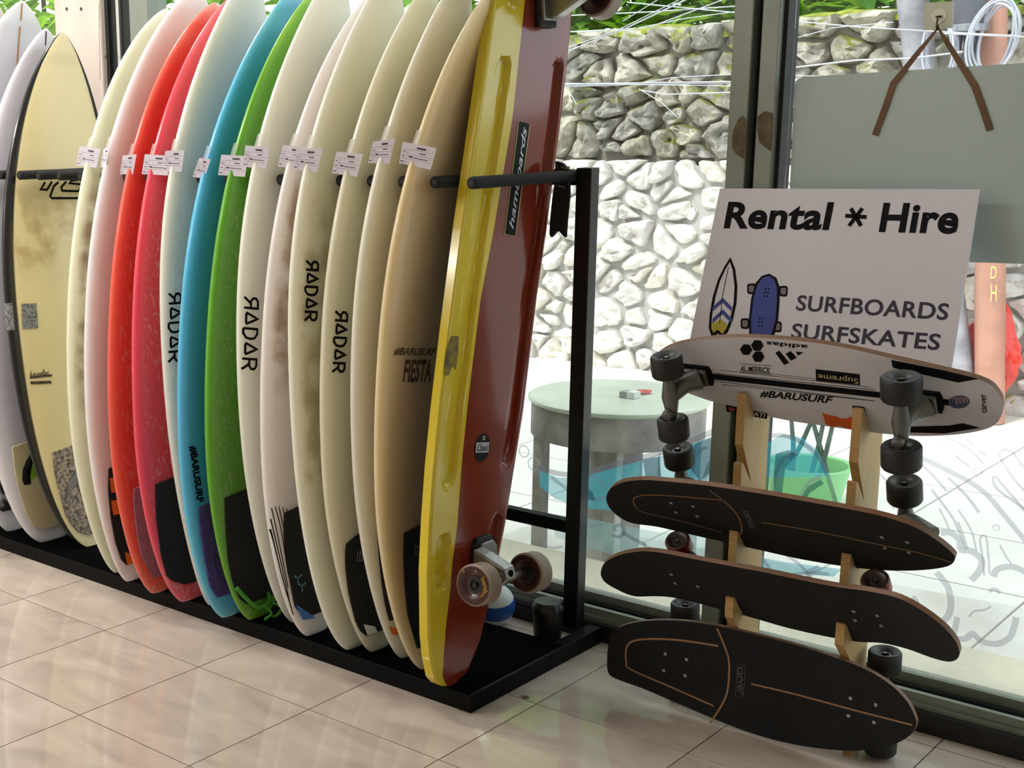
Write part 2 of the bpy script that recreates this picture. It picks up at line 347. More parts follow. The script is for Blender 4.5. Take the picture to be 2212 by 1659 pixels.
def stone(poly, y, dep, mt, rn, rough):
    """rough block from its outline polygon (x, z): shrunk, jittered, domed and dented by noise"""
    P = [np.array(p) for p in poly]; c = sum(P)/len(P); per = [np.linalg.norm(P[(i+1) % len(P)]-P[i]) for i in range(len(P))]; tot = sum(per); n = 16; ring = []
    for k in range(n):
        d = tot*k/n; i = 0
        while d > per[i]: d -= per[i]; i += 1
        ring.append(P[i]+(P[(i+1) % len(P)]-P[i])*d/per[i])
    ring = [(ring[i-1]+5*ring[i]+ring[(i+1) % n])/7 for i in range(n)]
    size = math.sqrt(tot/6); sd_ = rn.uniform(0, 50); vs = []; L = ((1.0, 1.1), (.99, -.2), (.955, -.7), (.86, -.92), (.62, -1.0), (.34, -1.02))
    for j, (k, d) in enumerate(L):
        for p in ring:
            v = c+(p-c)*k; nz = noise.fractal(Vector((v[0]*9, sd_, v[1]*9)), .9, 2.1, 4); nz2 = noise.noise(Vector((v[0]*30, sd_+5, v[1]*30)))
            r_ = 1+(rough*.20*nz if j < 4 else rough*.1*nz)
            v = c+(v-c)*r_; vs.append((v[0], y+dep*(d-(1.1*rough*nz+.25*rough*nz2 if j > 1 else 0)), v[1]))
    m_ = len(L); fs = [(j*n+i, j*n+(i+1) % n, (j+1)*n+(i+1) % n, (j+1)*n+i) for j in range(m_-1) for i in range(n)]
    vs.append((c[0], y-dep*1.1, c[1])); fs += [((m_-1)*n+i, (m_-1)*n+(i+1) % n, len(vs)-1) for i in range(n)]
    MB().add(vs, fs).build('stone', mt, wall_o, smooth=28)
rn = random.Random(5)
def rubble(x0, x1, z0, z1, n, y, dep, mats, gap, asp, rough):
    """stones fill the cells of a jittered pattern, mortar between them"""
    W, H = x1-x0, (z1-z0)*asp; nc = max(1, round(math.sqrt(n*W/H))); nr = max(1, round(n/nc)); S = []
    for a in range(nc):
        for b in range(nr):
            if rn.random() < .14: continue
            S.append((x0+W*(a+.5+rn.uniform(-.6, .6)+(.5 if b % 2 else 0))/nc, (H*(b+.5+rn.uniform(-.5, .5)))/nr))
            if rn.random() < .1: S.append((S[-1][0]+.09, S[-1][1]+rn.uniform(-.08, .08)))
    cnt = 0
    for i, s_ in enumerate(S):
        cell = [(s_[0]-.5, max(0, s_[1]-.5)), (s_[0]+.5, max(0, s_[1]-.5)), (s_[0]+.5, min(H, s_[1]+.5)), (s_[0]-.5, min(H, s_[1]+.5))]
        for k, t_ in enumerate(S):
            if k == i or abs(t_[0]-s_[0])+abs(t_[1]-s_[1]) > 1.2: continue
            mx, my = (s_[0]+t_[0])/2, (s_[1]+t_[1])/2; dx, dy = t_[0]-s_[0], t_[1]-s_[1]; ln = math.hypot(dx, dy); dx /= ln; dy /= ln; g_ = gap/2; out = []
            for a in range(len(cell)):
                p, q_ = cell[a], cell[(a+1) % len(cell)]; dp = (p[0]-mx)*dx+(p[1]-my)*dy+g_; dq = (q_[0]-mx)*dx+(q_[1]-my)*dy+g_
                if dp <= 0: out.append(p)
                if dp*dq < 0: t = dp/(dp-dq); out.append((p[0]+(q_[0]-p[0])*t, p[1]+(q_[1]-p[1])*t))
            cell = out
            if len(cell) < 3: break
        if len(cell) < 3: continue
        xs = [p[0] for p in cell]; ys = [p[1] for p in cell]
        if max(xs)-min(xs) < .05 or max(ys)-min(ys) < .05 or max(xs)-min(xs) > .8: continue
        stone([(p[0], z0+p[1]/asp) for p in cell], y, dep*rn.uniform(.55, 1.25), rn.choice(mats), rn, rough); cnt += 1
    return cnt
n1 = rubble(-1.75, 1.95, GZ-.03, LEDGE, 215, WY-.05, .05, SL, .028, 1.35, 1.1)
n2 = rubble(-1.75, 1.95, LEDGE+.01, WT+.01, 92, WY+.05, .085, SU, .016, 1.25, 1.0)
print('stones', n1, n2)
MOSS = mat('moss', (92, 104, 28), .95, rgb2=(160, 168, 62), vscale=14, bump=.6, bscale=40)
b_ = MB(); mp_ = []
nx = 90
for i in range(nx+1):
    x = -3+i*6/nx; mp_.append((x, WT+.02*math.sin(x*5.1)+rn.uniform(-.012, .012)))
for i in range(nx):
    (xa, za), (xb, zb) = mp_[i], mp_[i+1]
    b_.add([(xa, WY-.0, za-.045), (xb, WY-.0, zb-.045), (xb, WY+.03, zb), (xa, WY+.03, za), (xb, WY+.45, zb+.02), (xa, WY+.45, za+.02)], [(0, 1, 2, 3), (3, 2, 4, 5)])
b_.build('moss_cap', MOSS, wall_o, smooth=60)['kind'] = 'stuff'
# ---------------- foliage above and beyond the wall
def leaf_mat(name, a, b):
    mt = mat(name, a, .5, rgb2=b, vscale=2.5, vdetail=2); nt = mt.node_tree
    tl = nt.nodes.new('ShaderNodeBsdfTranslucent'); mx = nt.nodes.new('ShaderNodeMixShader'); mx.inputs[0].default_value = .45; tl.inputs[0].default_value = lin((170, 215, 60))+(1,)
    out = nt.nodes['Material Output']; nt.links.new(nt.nodes['Principled BSDF'].outputs[0], mx.inputs[1]); nt.links.new(tl.outputs[0], mx.inputs[2]); nt.links.new(mx.outputs[0], out.inputs[0])
    return mt
LEAF = [leaf_mat('leaf_green', (44, 104, 36), (120, 170, 60)), leaf_mat('leaf_fern', (40, 110, 60), (96, 160, 90)), leaf_mat('leaf_bright', (80, 136, 44), (146, 186, 78))]
def foliage(name, label, x0, x1, y0, y1, z0, z1, n, size, mt, seed):
    r_ = random.Random(seed); t = thing(name, label, 'plant', ((x0+x1)/2, (y0+y1)/2, z0))
    b = MB()
    for _ in range(n):
        p = np.array([r_.uniform(x0, x1), r_.uniform(y0, y1), z0+(z1-z0)*r_.random()]); s = size*r_.uniform(.6, 1.4)
        a = r_.uniform(0, 6.28); d = np.array([math.cos(a), math.sin(a), r_.uniform(-.7, .3)]); d /= np.linalg.norm(d)
        sdv = np.cross(d, [0, 0, 1]); sdv /= np.linalg.norm(sdv); up = np.cross(sdv, d); wv = sdv*s*.3
        b.add([p, p+d*s*.4+wv+up*.05*s, p+d*s*.4-up*.06*s, p+d*s*.4-wv+up*.05*s, p+d*s-up*.12*s], [(0, 1, 2), (0, 2, 3), (1, 4, 2), (2, 4, 3)])
    o = b.build('leaves', mt, t); o['kind'] = 'stuff'
    b = MB()
    for k in range(max(3, int((x1-x0)*1.6))):
        x = x0+(k+.5)*(x1-x0)/max(3, int((x1-x0)*1.6)); y = (y0+y1)/2
        b.tube([(x, y, z0-.6), (x+r_.uniform(-.1, .1), y, z0+.4*(z1-z0)), (x+r_.uniform(-.3, .3), y+r_.uniform(-.2, .2), z1)], [.03, .022, .008], 6)
    b.build('branches', mat('bark', (80, 66, 50), .9, var=.2), t)
    return t
foliage('hedge', 'dark green leafy bushes growing above the mossy rubble wall', -2.6, 1.0, WY+.75, WY+1.6, WT-.1, 3.4, 4200, .19, LEAF[0], 1)
foliage('fern', 'feathery blue-green fern standing above the wall top beside the leaning pole', 1.05, 3.2, WY+.75, WY+1.5, WT-.1, 3.2, 2600, .16, LEAF[1], 2)
foliage('shrub', 'bright sunlit yellow-green shrub beyond the white column', -9.5, -2.7, 3.9, 5.0, .6, 4.2, 6500, .2, LEAF[2], 3)
foliage('tree', 'tall shaded tree rising behind the bushes above the rubble wall', -4.5, 3.6, WY+1.9, WY+2.8, WT-.2, 5.0, 6000, .26, LEAF[0], 4)
# ================================================================== SURFBOARD RACK
ST = mat('black_powder_coat', (4, 4, 5), .6, .0, var=.3, vscale=20, bump=.03, spec=.15)
FOAM = mat('black_foam', (20, 20, 21), .85, bump=.25, bscale=160)
CARP = mat('black_carpet', (8, 9, 9), 1, spec=.02, var=.45, vscale=90, bump=.9, bscale=260)
rack = thing('surfboard_rack', 'long black steel rack with foam pegs and carpeted base along the window', 'rack', (.3, .5, 0))
XR, XL = 1.512, -1.95
CZ = .05
MB().box((XL, .246, 0), (XR, .286, .046)).build('front_bar', ST, rack, bevel=.002)
MB().box((XR-.04, .286, 0), (XR, .858, .046)).build('side_bar', ST, rack, bevel=.002)
MB().box((XL, .286, 0), (XL+.04, .858, .046)).build('side_bar', ST, rack, bevel=.002)
MB().box((XL+.04, .63, 0), (XR-.04, .67, .04)).build('back_bar', ST, rack, bevel=.002)
b_ = MB(); nx = 60; ny = 10
for i in range(nx+1):
    for j in range(ny+1):
        e = 0 if 0 < i < nx and 0 < j < ny else .002
        b_.v.append((XL+.02+(XR-XL-.03)*i/nx, .252+.42*j/ny, CZ-e+.0008*math.sin(i*1.7+j*2.3)))
b_.f = [(i*(ny+1)+j, (i+1)*(ny+1)+j, (i+1)*(ny+1)+j+1, i*(ny+1)+j+1) for i in range(nx) for j in range(ny)]; b_.mi = [0]*len(b_.f)
b_.build('carpet_mat', CARP, rack)
MB().box((XL+.04, .286, .02), (XR-.04, .63, CZ-.004)).build('base_board', mat('dark_board', (26, 25, 24), .9), rack)
PX = 1.452
for x in (PX, XL+.06):
    MB().box((x-.022, .785, .046), (x+.022, .825, 1.29)).build('post', mat('post_black', (8, 8, 9), .35, .0, var=.2, vscale=12), rack, bevel=.002)
MB().box((XL+.08, .80, 1.245), (PX-.022, .825, 1.285)).build('top_rail', ST, rack, bevel=.002)
MB().box((XL+.08, .79, .315), (PX-.022, .822, .35)).build('lower_rail', ST, rack, bevel=.002)
PEGX = [1.417, 1.309, 1.211, 1.111, 1.008, .905, .797, .695, .595, .483, .372, .26, .158, .05, -.06, -.167, -.276, -.382, -.49, -.598, -.705, -.81, -.92]
for x in PEGX:
    pg = MB().lathe([(.0, 0), (.0115, 0), (.0145, .003), (.0148, .02), (.0146, .44), (.0146, .45)], (x, .35, 1.27), (0, 1, 0), 18).build('peg', FOAM, rack, smooth=40)
    MB().lathe([(0, -.0006), (.0065, -.0006), (.0065, .002)], (x, .35, 1.27), (0, 1, 0), 12).build('peg_tube_end', mat('peg_core', (34, 33, 33), .5), pg)
# torn foam sleeve hanging off the rail end, tied with cord
ts = Sheet((1.40, .765, 1.2), (1, 0, 0), (0, 0, 1))
q = [(1205, 348), (1219, 352), (1228, 362), (1232, 366), (1233, 420), (1228, 470), (1225, 512), (1219, 506), (1214, 500), (1207, 498), (1200, 507), (1195, 512), (1192, 504), (1194, 470), (1198, 430), (1204, 390)]
b_ = MB(); b_.prism([ts.pos(ts.hit(*p)) for p in q], (0, -.012, 0)); b_.build('torn_foam_sleeve', FOAM, rack)
b_ = MB(); put_line(b_, ts, [(1219, 360), (1228, 364), (1236, 360), (1232, 372)], .004, .014); b_.build('tie_cord', mat('jute_cord', (150, 128, 92), .9), rack)
b_ = MB(); put_line(b_, ts, [(1212, 401), (1226, 404)], .004, .014); b_.build('tie_cord', MATS['jute_cord'], rack)

# ================================================================== SURFBOARDS
EDGE = {
 1: '47,1 25,18 0,48',
 2: '99,61 78,78 56,106 35,142 20,177 10,215 0,253 0,1013 10,1041 25,1081 41,1114 56,1142 73,1162 96,1168',
 3: '134,70 116,86 94,119 76,152 61,182 48,218 38,253 28,304 18,344 9,405 6,476 5,527 6,577 10,640 16,704 24,754 30,820 33,838 46,914 63,977 84,1028 101,1078 122,1124 142,1154 162,1170 190,1178',
 4: '357,19 295,73 273,111 253,152 237,187 223,218 210,253 200,291 195,314 180,365 172,420 172,438 162,484 154,542 149,603 147,678 146,754 146,820 147,838 152,927 162,1003 175,1068 190,1116 208,1167 225,1205',
 5: '387,0 357,38 329,76 309,111 284,167 263,218 248,263 238,304 228,354 215,420 200,514 192,565 187,628 184,691 182,754 182,851 187,927 197,1003 210,1078 223,1129 235,1180 246,1220 255,1233 271,1255',
 6: '463,5 430,28 410,51 380,91 362,127 337,177 316,218 299,278 286,329 266,420 253,501 246,577 239,640 235,704 233,805 233,851 237,927 243,1003 252,1066 263,1116 273,1167 289,1215 318,1275 329,1280',
 7: '499,0 476,25 425,94 390,144 375,177 354,228 344,273 332,329 316,420 304,501 296,577 291,628 286,704 284,805 284,851 289,927 296,1003 306,1066 319,1129 332,1180 360,1261 371,1286 396,1297',
 8: '501,0 473,46 451,86 428,132 410,177 397,223 385,273 375,324 367,380 362,420 354,501 352,577 352,653 351,729 353,820 353,838 357,901 367,965 377,1028 387,1078 400,1142 415,1205',
 9: '613,0 591,20 565,56 540,101 516,142 496,182 481,228 468,273 453,329 435,380 428,420 415,489 405,552 397,615 392,666 387,716 384,805 384,851 385,927 389,1003 396,1066 405,1129 418,1192 432,1255 448,1297 465,1322 484,1331',
 10: '664,0 641,25 624,46 601,81 578,124 560,162 540,208 534,228 522,273 509,324 494,375 487,420 476,489 466,552 458,615 452,678 447,742 442,805 443,851 444,927 448,1003 453,1066 461,1129 471,1180 484,1241 504,1286 520,1319 540,1336',
 11: '687,0 667,25 646,61 626,101 608,142 591,182 575,228 563,273 553,316 545,365 541,420 529,489 523,552 519,615 515,678 515,805 515,851 519,927 525,1003 534,1066 547,1129 560,1175 576,1247 595,1289 617,1319',
 12: '791,0 768,23 750,46 722,86 702,132 682,177 662,223 646,268 631,309 618,359 608,420 596,476 587,539 581,590 575,653 570,716 565,792 564,851 563,927 567,1015 573,1091 583,1154 591,1205 604,1255 620,1305 637,1347 653,1367 664,1371',
 13: '806,0 783,25 763,61 743,101 727,132 710,172 694,218 682,258 672,294 664,322 655,375 650,420 640,501 634,565 630,628 627,704 627,805 627,838 631,927 637,1015 644,1078 654,1142 664,1205 676,1255 692,1311 711,1352 734,1385 753,1400',
 14: '899,0 872,33 854,61 836,101 818,142 803,182 788,223 775,263 763,304 753,327 743,380 735,420 722,489 715,552 707,615 702,666 697,742 693,820 693,838 694,927 697,1015 702,1078 710,1142 720,1205 734,1255 750,1305 767,1355 783,1391 800,1406',
 15: '963,0 940,25 922,61 902,101 884,142 867,182 851,228 839,268 829,301 816,354 803,420 788,489 780,552 774,615 769,666 765,729 761,820 760,838 760,927 763,1015 768,1078 775,1142 786,1205 800,1261 817,1316 836,1371 853,1410 866,1420',
 16: '1046,0 1026,20 1001,61 981,101 960,142 943,182 925,228 910,273 897,304 882,365 872,420 856,476 845,552 836,615 829,678 822,742 816,820 810,901 810,977 812,1053 816,1129 824,1192 833,1261 847,1322 866,1377 889,1418 913,1443',
 17: '1056,0 1046,89 1034,177 1021,253 1008,354 998,420 986,496 978,557 968,640 958,716 946,820 937,889 930,952 925,1015 920,1066 916,1129 913,1220 911,1241 912,1311 913,1380 919,1438 927,1474 941,1489',
}
EDGE = {k: [tuple(map(int, q.split(','))) for q in s.split()] for k, s in EDGE.items()}

SLOT = {16: 1.26, 15: 1.161, 14: 1.06, 13: .957, 12: .851, 11: .746, 10: .645, 9: .539, 8: .4275, 7: .316, 6: .209, 5: .104, 4: -.005, 3: -.436, 2: -.544, 1: -.651, 0: -.757}
TAIL = {16: (913, 1443), 15: (866, 1420), 14: (800, 1406), 13: (753, 1400), 12: (664, 1371), 11: (632, 1343), 10: (540, 1336), 9: (484, 1331), 8: (445, 1308), 7: (396, 1297), 6: (329, 1280), 5: (271, 1255), 4: (247, 1236), 3: (190, 1178), 2: (96, 1168), 1: (14, 1147), 0: (-70, 1128)}
NOSE = {16: (1075, -38), 15: (1003, -72), 14: (930, -40), 13: (848, -78), 12: (815, -25), 11: (731, -78), 10: (692, -30), 9: (645, -36), 8: (547, -78), 7: (510, -14), 6: (463, 5), 5: (424, -30), 4: (357, 19), 3: (134, 70), 2: (99, 61), 1: (47, 1), 0: (-30, -20)}
def rocker(s): return .04*(max(0, .3-s)/.3)**2+.10*(max(0, s-.5)/.5)**2.2
class Board:
    th0, n = .058, 2.7
    def __init__(s, b, ref=None):
        s.b = b; tl = zp(*TAIL[b], CZ+.004); s.z0 = CZ+.002; s.Yt = tl[1]+.035; xt = tl[0]+.0; s.z1 = 1.85
        for _ in range(6):
            sp = (1.27-s.z0)/(s.z1-s.z0); s.xa = xt-.04; s.xb = SLOT[b]-rocker(sp)
            s.k = (s.xb-s.xa)/(1.27-s.z0)
            P = xp(*NOSE[b], s.xa+s.k*(s.z1-s.z0)+.10); s.z1 = P[2]; s.Yn = P[1]
        S = []; H = []
        for px in (EDGE[b] if b in EDGE and len(EDGE[b]) > 6 and b not in (2,) else []):
            z = 1.
            for _ in range(25):
                P = xp(*px, s.X(z)); z = .5*z+.5*P[2]
            u = s.s(z)
            if .01 < u < .985: S.append(u); H.append(s.Yc(z)-P[1])
        if S:
            S = np.array(S); H = np.array(H); g_ = s.g(S); A = np.stack([S**i for i in range(5)], 1)*g_[:, None]
            lam = np.diag([0, 1e-4, 1e-4, 1e-4, 1e-4])
            s.c = np.linalg.solve(A.T@A+lam, A.T@H)
            s.res = float(np.abs(A@s.c-H).max())
        else: s.c = BO[ref].c; s.res = 0
    @staticmethod
    def g(u): return (np.maximum(u, 0)+.006)**.42*np.maximum(1-u, 1e-6)**.72
    def s(s, z): return (z-s.z0)/(s.z1-s.z0)
    def Yc(s, z): return s.Yt+(s.Yn-s.Yt)*s.s(z)
    def X(s, z): return s.xa+s.k*(z-s.z0)+rocker(min(1, max(0, s.s(z))))
    def hw(s, u): return max(.0015, float(s.g(u)*sum(c*u**i for i, c in enumerate(s.c))))
    def th(s, u): return s.th0*max(.12, (1-abs(2*u-.95)**2.6*.82)) if u < .95 else s.th0*max(.1, .30*(1-u)/.05+.1)
    def off(s, u, w, side=1):
        w = min(1, abs(w)); return side*s.th(u)/2*(1-w**s.n)**(1/s.n)
    def hit(s, x, y, off=0):
        X_ = s.X(1.); P = None
        for _ in range(40):
            P = xp(x, y, X_); z = min(s.z1-.005, max(s.z0+.005, P[2])); u = s.s(z); wv = (P[1]-s.Yc(z))/s.hw(u)
            X_ = .6*X_+.4*(s.X(z)+s.off(u, wv))
        return np.array([P[1], P[2]])
    def pos(s, q, off=0):
        Y, z = q; z = min(s.z1-.002, max(s.z0+.002, z)); u = s.s(z); return np.array([s.X(z)+s.off(u, (Y-s.Yc(z))/s.hw(u))+off, Y, z])
    def mesh(s, mats):
        b = MB(); NS, NR = 54, 32; us = [0.5*(1-math.cos(math.pi*i/(NS-1))) for i in range(NS)]; rail = []
        for u in us:
            z = s.z0+u*(s.z1-s.z0); h = s.hw(u)
            for k in range(NR):
                a = 2*math.pi*k/NR; c_, s_ = math.cos(a), math.sin(a); e = 2/s.n
                wv = math.copysign(abs(c_)**e, c_); xv = math.copysign(abs(s_)**e, s_)
                b.v.append((s.X(z)+s.th(u)/2*xv, s.Yc(z)+h*wv, z)); rail.append(abs(wv) if xv > 0 else 1.)
        b.f = [(i*NR+k, i*NR+(k+1) % NR, (i+1)*NR+(k+1) % NR, (i+1)*NR+k) for i in range(NS-1) for k in range(NR)]+[tuple(range(NR))[::-1], tuple(range((NS-1)*NR, NS*NR))]
        b.mi = [0]*len(b.f); me = b.mesh('foam_body', mats, 70)
        at_ = me.attributes.new('rail', 'FLOAT', 'POINT'); at_.data.foreach_set('value', rail)
        return me
def board_mat(name, rail, deck, edge=.80, rough=.32, wax=None, stain=None, blend=.08, coat=.35, sss=.6):
    """foam board colour: rail colour, deck colour, optional wax scuffs and stains (object space noise)"""
    mt = bpy.data.materials.new(name); mt.use_nodes = True; nt = mt.node_tree; b = nt.nodes['Principled BSDF']; L = nt.links.new
    b.inputs['Roughness'].default_value = rough; b.inputs['Coat Weight'].default_value = coat; b.inputs['Coat Roughness'].default_value = .12
    b.inputs['Subsurface Weight'].default_value = sss; b.inputs['Subsurface Radius'].default_value = (1, .95, .85); b.inputs['Subsurface Scale'].default_value = .09      # translucent foam
    a = nt.nodes.new('ShaderNodeAttribute'); a.attribute_name = 'rail'; tc = nt.nodes.new('ShaderNodeTexCoord')
    mr = nt.nodes.new('ShaderNodeMapRange'); mr.inputs[1].default_value = edge-blend; mr.inputs[2].default_value = edge+blend; L(a.outputs['Fac'], mr.inputs[0])
    def mix(f, c1, c2):
        m_ = nt.nodes.new('ShaderNodeMix'); m_.data_type = 'RGBA'
        if hasattr(f, 'is_output'): L(f, m_.inputs[0])
        else: m_.inputs[0].default_value = f
        for i, c_ in ((6, c1), (7, c2)):
            if hasattr(c_, 'is_output'): L(c_, m_.inputs[i])
            else: m_.inputs[i].default_value = lin(c_)+(1,)
        return m_.outputs[2]
    n = nt.nodes.new('ShaderNodeTexNoise'); n.inputs['Scale'].default_value = 3; n.inputs['Detail'].default_value = 5; L(tc.outputs['Object'], n.inputs[0])
    d2 = tuple(max(0, c_*.93) for c_ in deck)
    col = mix(mr.outputs[0], mix(n.outputs['Fac'], deck, d2), rail)
    hgt = None
    if wax:
        mp = nt.nodes.new('ShaderNodeMapping'); mp.inputs['Scale'].default_value = (1, 1, .45); mp.inputs['Rotation'].default_value = (.5, 0, 0); L(tc.outputs['Object'], mp.inputs[0])
        n2 = nt.nodes.new('ShaderNodeTexNoise'); n2.inputs['Scale'].default_value = 75; n2.inputs['Detail'].default_value = 3; n2.inputs['Distortion'].default_value = 1.5; L(mp.outputs[0], n2.inputs[0])
        m1 = nt.nodes.new('ShaderNodeMapRange'); m1.inputs[1].default_value = .53; m1.inputs[2].default_value = .66; m1.inputs[4].default_value = .55; L(n2.outputs['Fac'], m1.inputs[0])
        mw = nt.nodes.new('ShaderNodeMapRange'); mw.inputs[1].default_value = wax[1]; mw.inputs[2].default_value = wax[1]-.12; L(a.outputs['Fac'], mw.inputs[0])
        sx = nt.nodes.new('ShaderNodeSeparateXYZ'); L(tc.outputs['Object'], sx.inputs[0])
        mz = nt.nodes.new('ShaderNodeMapRange'); mz.inputs[1].default_value = 1.26; mz.inputs[2].default_value = 1.16; L(sx.outputs[2], mz.inputs[0])
        k1 = nt.nodes.new('ShaderNodeMath'); k1.operation = 'MULTIPLY'; L(m1.outputs[0], k1.inputs[0]); L(mw.outputs[0], k1.inputs[1])
        k2 = nt.nodes.new('ShaderNodeMath'); k2.operation = 'MULTIPLY'; L(k1.outputs[0], k2.inputs[0]); L(mz.outputs[0], k2.inputs[1])
        col = mix(k2.outputs[0], col, wax[0]); hgt = k2.outputs[0]
    if stain:
        c_, z0, z1, e0 = stain
        n3 = nt.nodes.new('ShaderNodeTexNoise'); n3.inputs['Scale'].default_value = 13; n3.inputs['Detail'].default_value = 6; L(tc.outputs['Object'], n3.inputs[0])
        m3 = nt.nodes.new('ShaderNodeMapRange'); m3.inputs[1].default_value = .42; m3.inputs[2].default_value = .62; m3.inputs[4].default_value = .75; L(n3.outputs['Fac'], m3.inputs[0])
        sx = nt.nodes.new('ShaderNodeSeparateXYZ'); L(tc.outputs['Object'], sx.inputs[0])
        za = nt.nodes.new('ShaderNodeMapRange'); za.inputs[1].default_value = z0; za.inputs[2].default_value = z0+.12; L(sx.outputs[2], za.inputs[0])
        zb = nt.nodes.new('ShaderNodeMapRange'); zb.inputs[1].default_value = z1; zb.inputs[2].default_value = z1-.12; L(sx.outputs[2], zb.inputs[0])
        me_ = nt.nodes.new('ShaderNodeMapRange'); me_.inputs[1].default_value = e0; me_.inputs[2].default_value = e0-.1; L(a.outputs['Fac'], me_.inputs[0])
        p_ = m3.outputs[0]
        for q_ in (za, zb, me_):
            k_ = nt.nodes.new('ShaderNodeMath'); k_.operation = 'MULTIPLY'; L(p_, k_.inputs[0]); L(q_.outputs[0], k_.inputs[1]); p_ = k_.outputs[0]
        col = mix(p_, col, c_)
    L(col, b.inputs['Base Color'])
    nb = nt.nodes.new('ShaderNodeTexNoise'); nb.inputs['Scale'].default_value = 220; L(tc.outputs['Object'], nb.inputs[0])
    bp = nt.nodes.new('ShaderNodeBump'); bp.inputs['Distance'].default_value = .004; bp.inputs['Strength'].default_value = .5 if hgt is not None else .06
    L(hgt if hgt is not None else nb.outputs['Fac'], bp.inputs['Height']); L(bp.outputs[0], b.inputs['Normal'])
    return mt
SPEC = {  # rail, deck, wax/stain options, label
 0: dict(c=((218, 215, 206), (218, 215, 206)), l='cream surfboard at the far end of the rack past the white boards'),
 1: dict(c=((209, 210, 219), (209, 210, 219)), l='white surfboard with a brown wooden stringer line near the white column'),
 2: dict(c=((211, 207, 215), (211, 207, 215)), l='pale grey surfboard with black stringer and ribbed cream tail pad'),
 3: dict(c=((22, 21, 24), (228, 211, 160)), e=.87, bl=.012, r=.25, sss=.15, l='yellow surfboard with glossy black rails and camouflage tail pad', stain=((176, 152, 98), .9, 1.25, .9)),
 4: dict(c=((219, 220, 190), (219, 220, 190)), stain=((140, 108, 72), .55, 1.3, .955), l='greenish cream surfboard with brown stains on the deck beside the gap in the rack'),
 5: dict(c=((222, 214, 216), (222, 214, 216)), l='pinkish white surfboard with black and orange striped tail pad'),
 6: dict(c=((217, 80, 63), (217, 80, 63)), wax=((206, 150, 140), .95), l='orange-red surfboard with a pale mauve tail pad'),
 7: dict(c=((217, 64, 86), (217, 64, 86)), wax=((214, 160, 158), .95), l='pinkish-red waxed surfboard with a black tail pad'),
 8: dict(c=((217, 218, 202), (217, 218, 202)), wax=((206, 204, 184), .95), l='cream surfboard with black lettering between the pink and blue boards'),
 9: dict(c=((75, 169, 213), (75, 169, 213)), l='blue surfboard with purple tail pad'),
 10: dict(c=((90, 154, 34), (90, 154, 34)), wax=((150, 170, 110), .95), l='green surfboard with black tail pad and green leash cord'),
 11: dict(c=((223, 223, 208), (223, 223, 208)), l='cream surfboard with black lettering just beside the green board'),
 12: dict(c=((221, 213, 212), (221, 213, 212)), stain=((150, 116, 80), .7, 1.32, .955), l='pinkish white surfboard with thin black pinstripes beside its black tail pad'),
 13: dict(c=((220, 218, 200), (220, 218, 200)), stain=((166, 158, 124), .4, 1.25, .95), l='cream surfboard with black lettering set higher than on its neighbours'),
 14: dict(c=((216, 211, 184), (216, 211, 184)), l='cream surfboard with black lettering and round-topped black tail pad'),
 15: dict(c=((210, 208, 190), (210, 208, 190)), l='plain cream surfboard with an orange tab on its tail pad'),
 16: dict(c=((207, 186, 147), (207, 186, 147)), e=.90, l='tan yellowed surfboard with worn black lettering beside the yellow board'),
}
BO = {}
for b in (16, 15, 14, 13, 12, 11, 10, 9, 8, 7, 6, 5, 4, 3): BO[b] = Board(b)
for b in (2, 1, 0): BO[b] = Board(b, 3 if b == 2 else 4)
ROOT = {}
for b, B in BO.items():
    sp = SPEC[b]; t = thing('surfboard', sp['l'], 'surfboard', (B.X(B.z0), B.Yt, B.z0), 'surfboards in the rack'); ROOT[b] = t
    mt = board_mat('surfboard_%d' % b, *sp['c'], edge=sp.get('e', .90), blend=sp.get('bl', .05), sss=sp.get('sss', .6), rough=sp.get('r', .34), wax=sp.get('wax'), stain=sp.get('stain'))
    o = bpy.data.objects.new('board_body', B.mesh(mt)); C.objects.link(o); o.parent = t; o.matrix_parent_inverse = Matrix.Translation(t.location).inverted()
    print('board', b, 'res %.3f z1 %.2f Yt %.2f Yn %.2f maxw %.3f tailw %.3f' % (B.res, B.z1, B.Yt, B.Yn, 2*max(B.hw(i/50) for i in range(51)), 2*B.hw(.03)))
def pad(b, left, mt, thick=.005, ztop=None, name='tail_pad', arch=.012, wid=None, zb=None):
    """tail pad: pixels down its left edge, mirrored about the stringer"""
    B = BO[b]; q = [B.hit(*p) for p in left]; zs = [p[1] for p in q]; mb = MB(); NS, NW = 16, 10; top = max(zs); bot = zb if zb else min(zs)
    rows = []
    for i in range(NS+1):
        z = top+(bot-top)*i/NS
        Yl = float(np.interp(-z, [-v for v in zs], [p[0] for p in q])); Yc = B.Yc(z); hwid = min(B.hw(B.s(z))*.97, max(.008, Yc-Yl))
        row = []
        for j in range(NW+1):
            wv = -1+2*j/NW; zz = z+(arch*(1-wv*wv)*(1-i/NS))
            row.append((Yc+hwid*wv, zz))
        rows.append(row)
    n = NW+1; lo = [B.pos(p, -.001) for r_ in rows for p in r_]; hi = [B.pos(p, thick) for r_ in rows for p in r_]; N = len(lo)
    mb.add(hi+lo, [(i*n+j, (i+1)*n+j, (i+1)*n+j+1, i*n+j+1) for i in range(NS) for j in range(NW)]
           + [(i*n, (i+1)*n, N+(i+1)*n, N+i*n) for i in range(NS)]+[(i*n+NW, (i+1)*n+NW, N+(i+1)*n+NW, N+i*n+NW) for i in range(NS)]
           + [(j, j+1, N+j+1, N+j) for j in range(NW)]+[(NS*n+j, NS*n+j+1, N+NS*n+j+1, N+NS*n+j) for j in range(NW)])
    return mb.build(name, mt, ROOT[b], smooth=40)
PADK = mat('black_eva_pad', (9, 9, 10), .8, bump=.6, bscale=190)
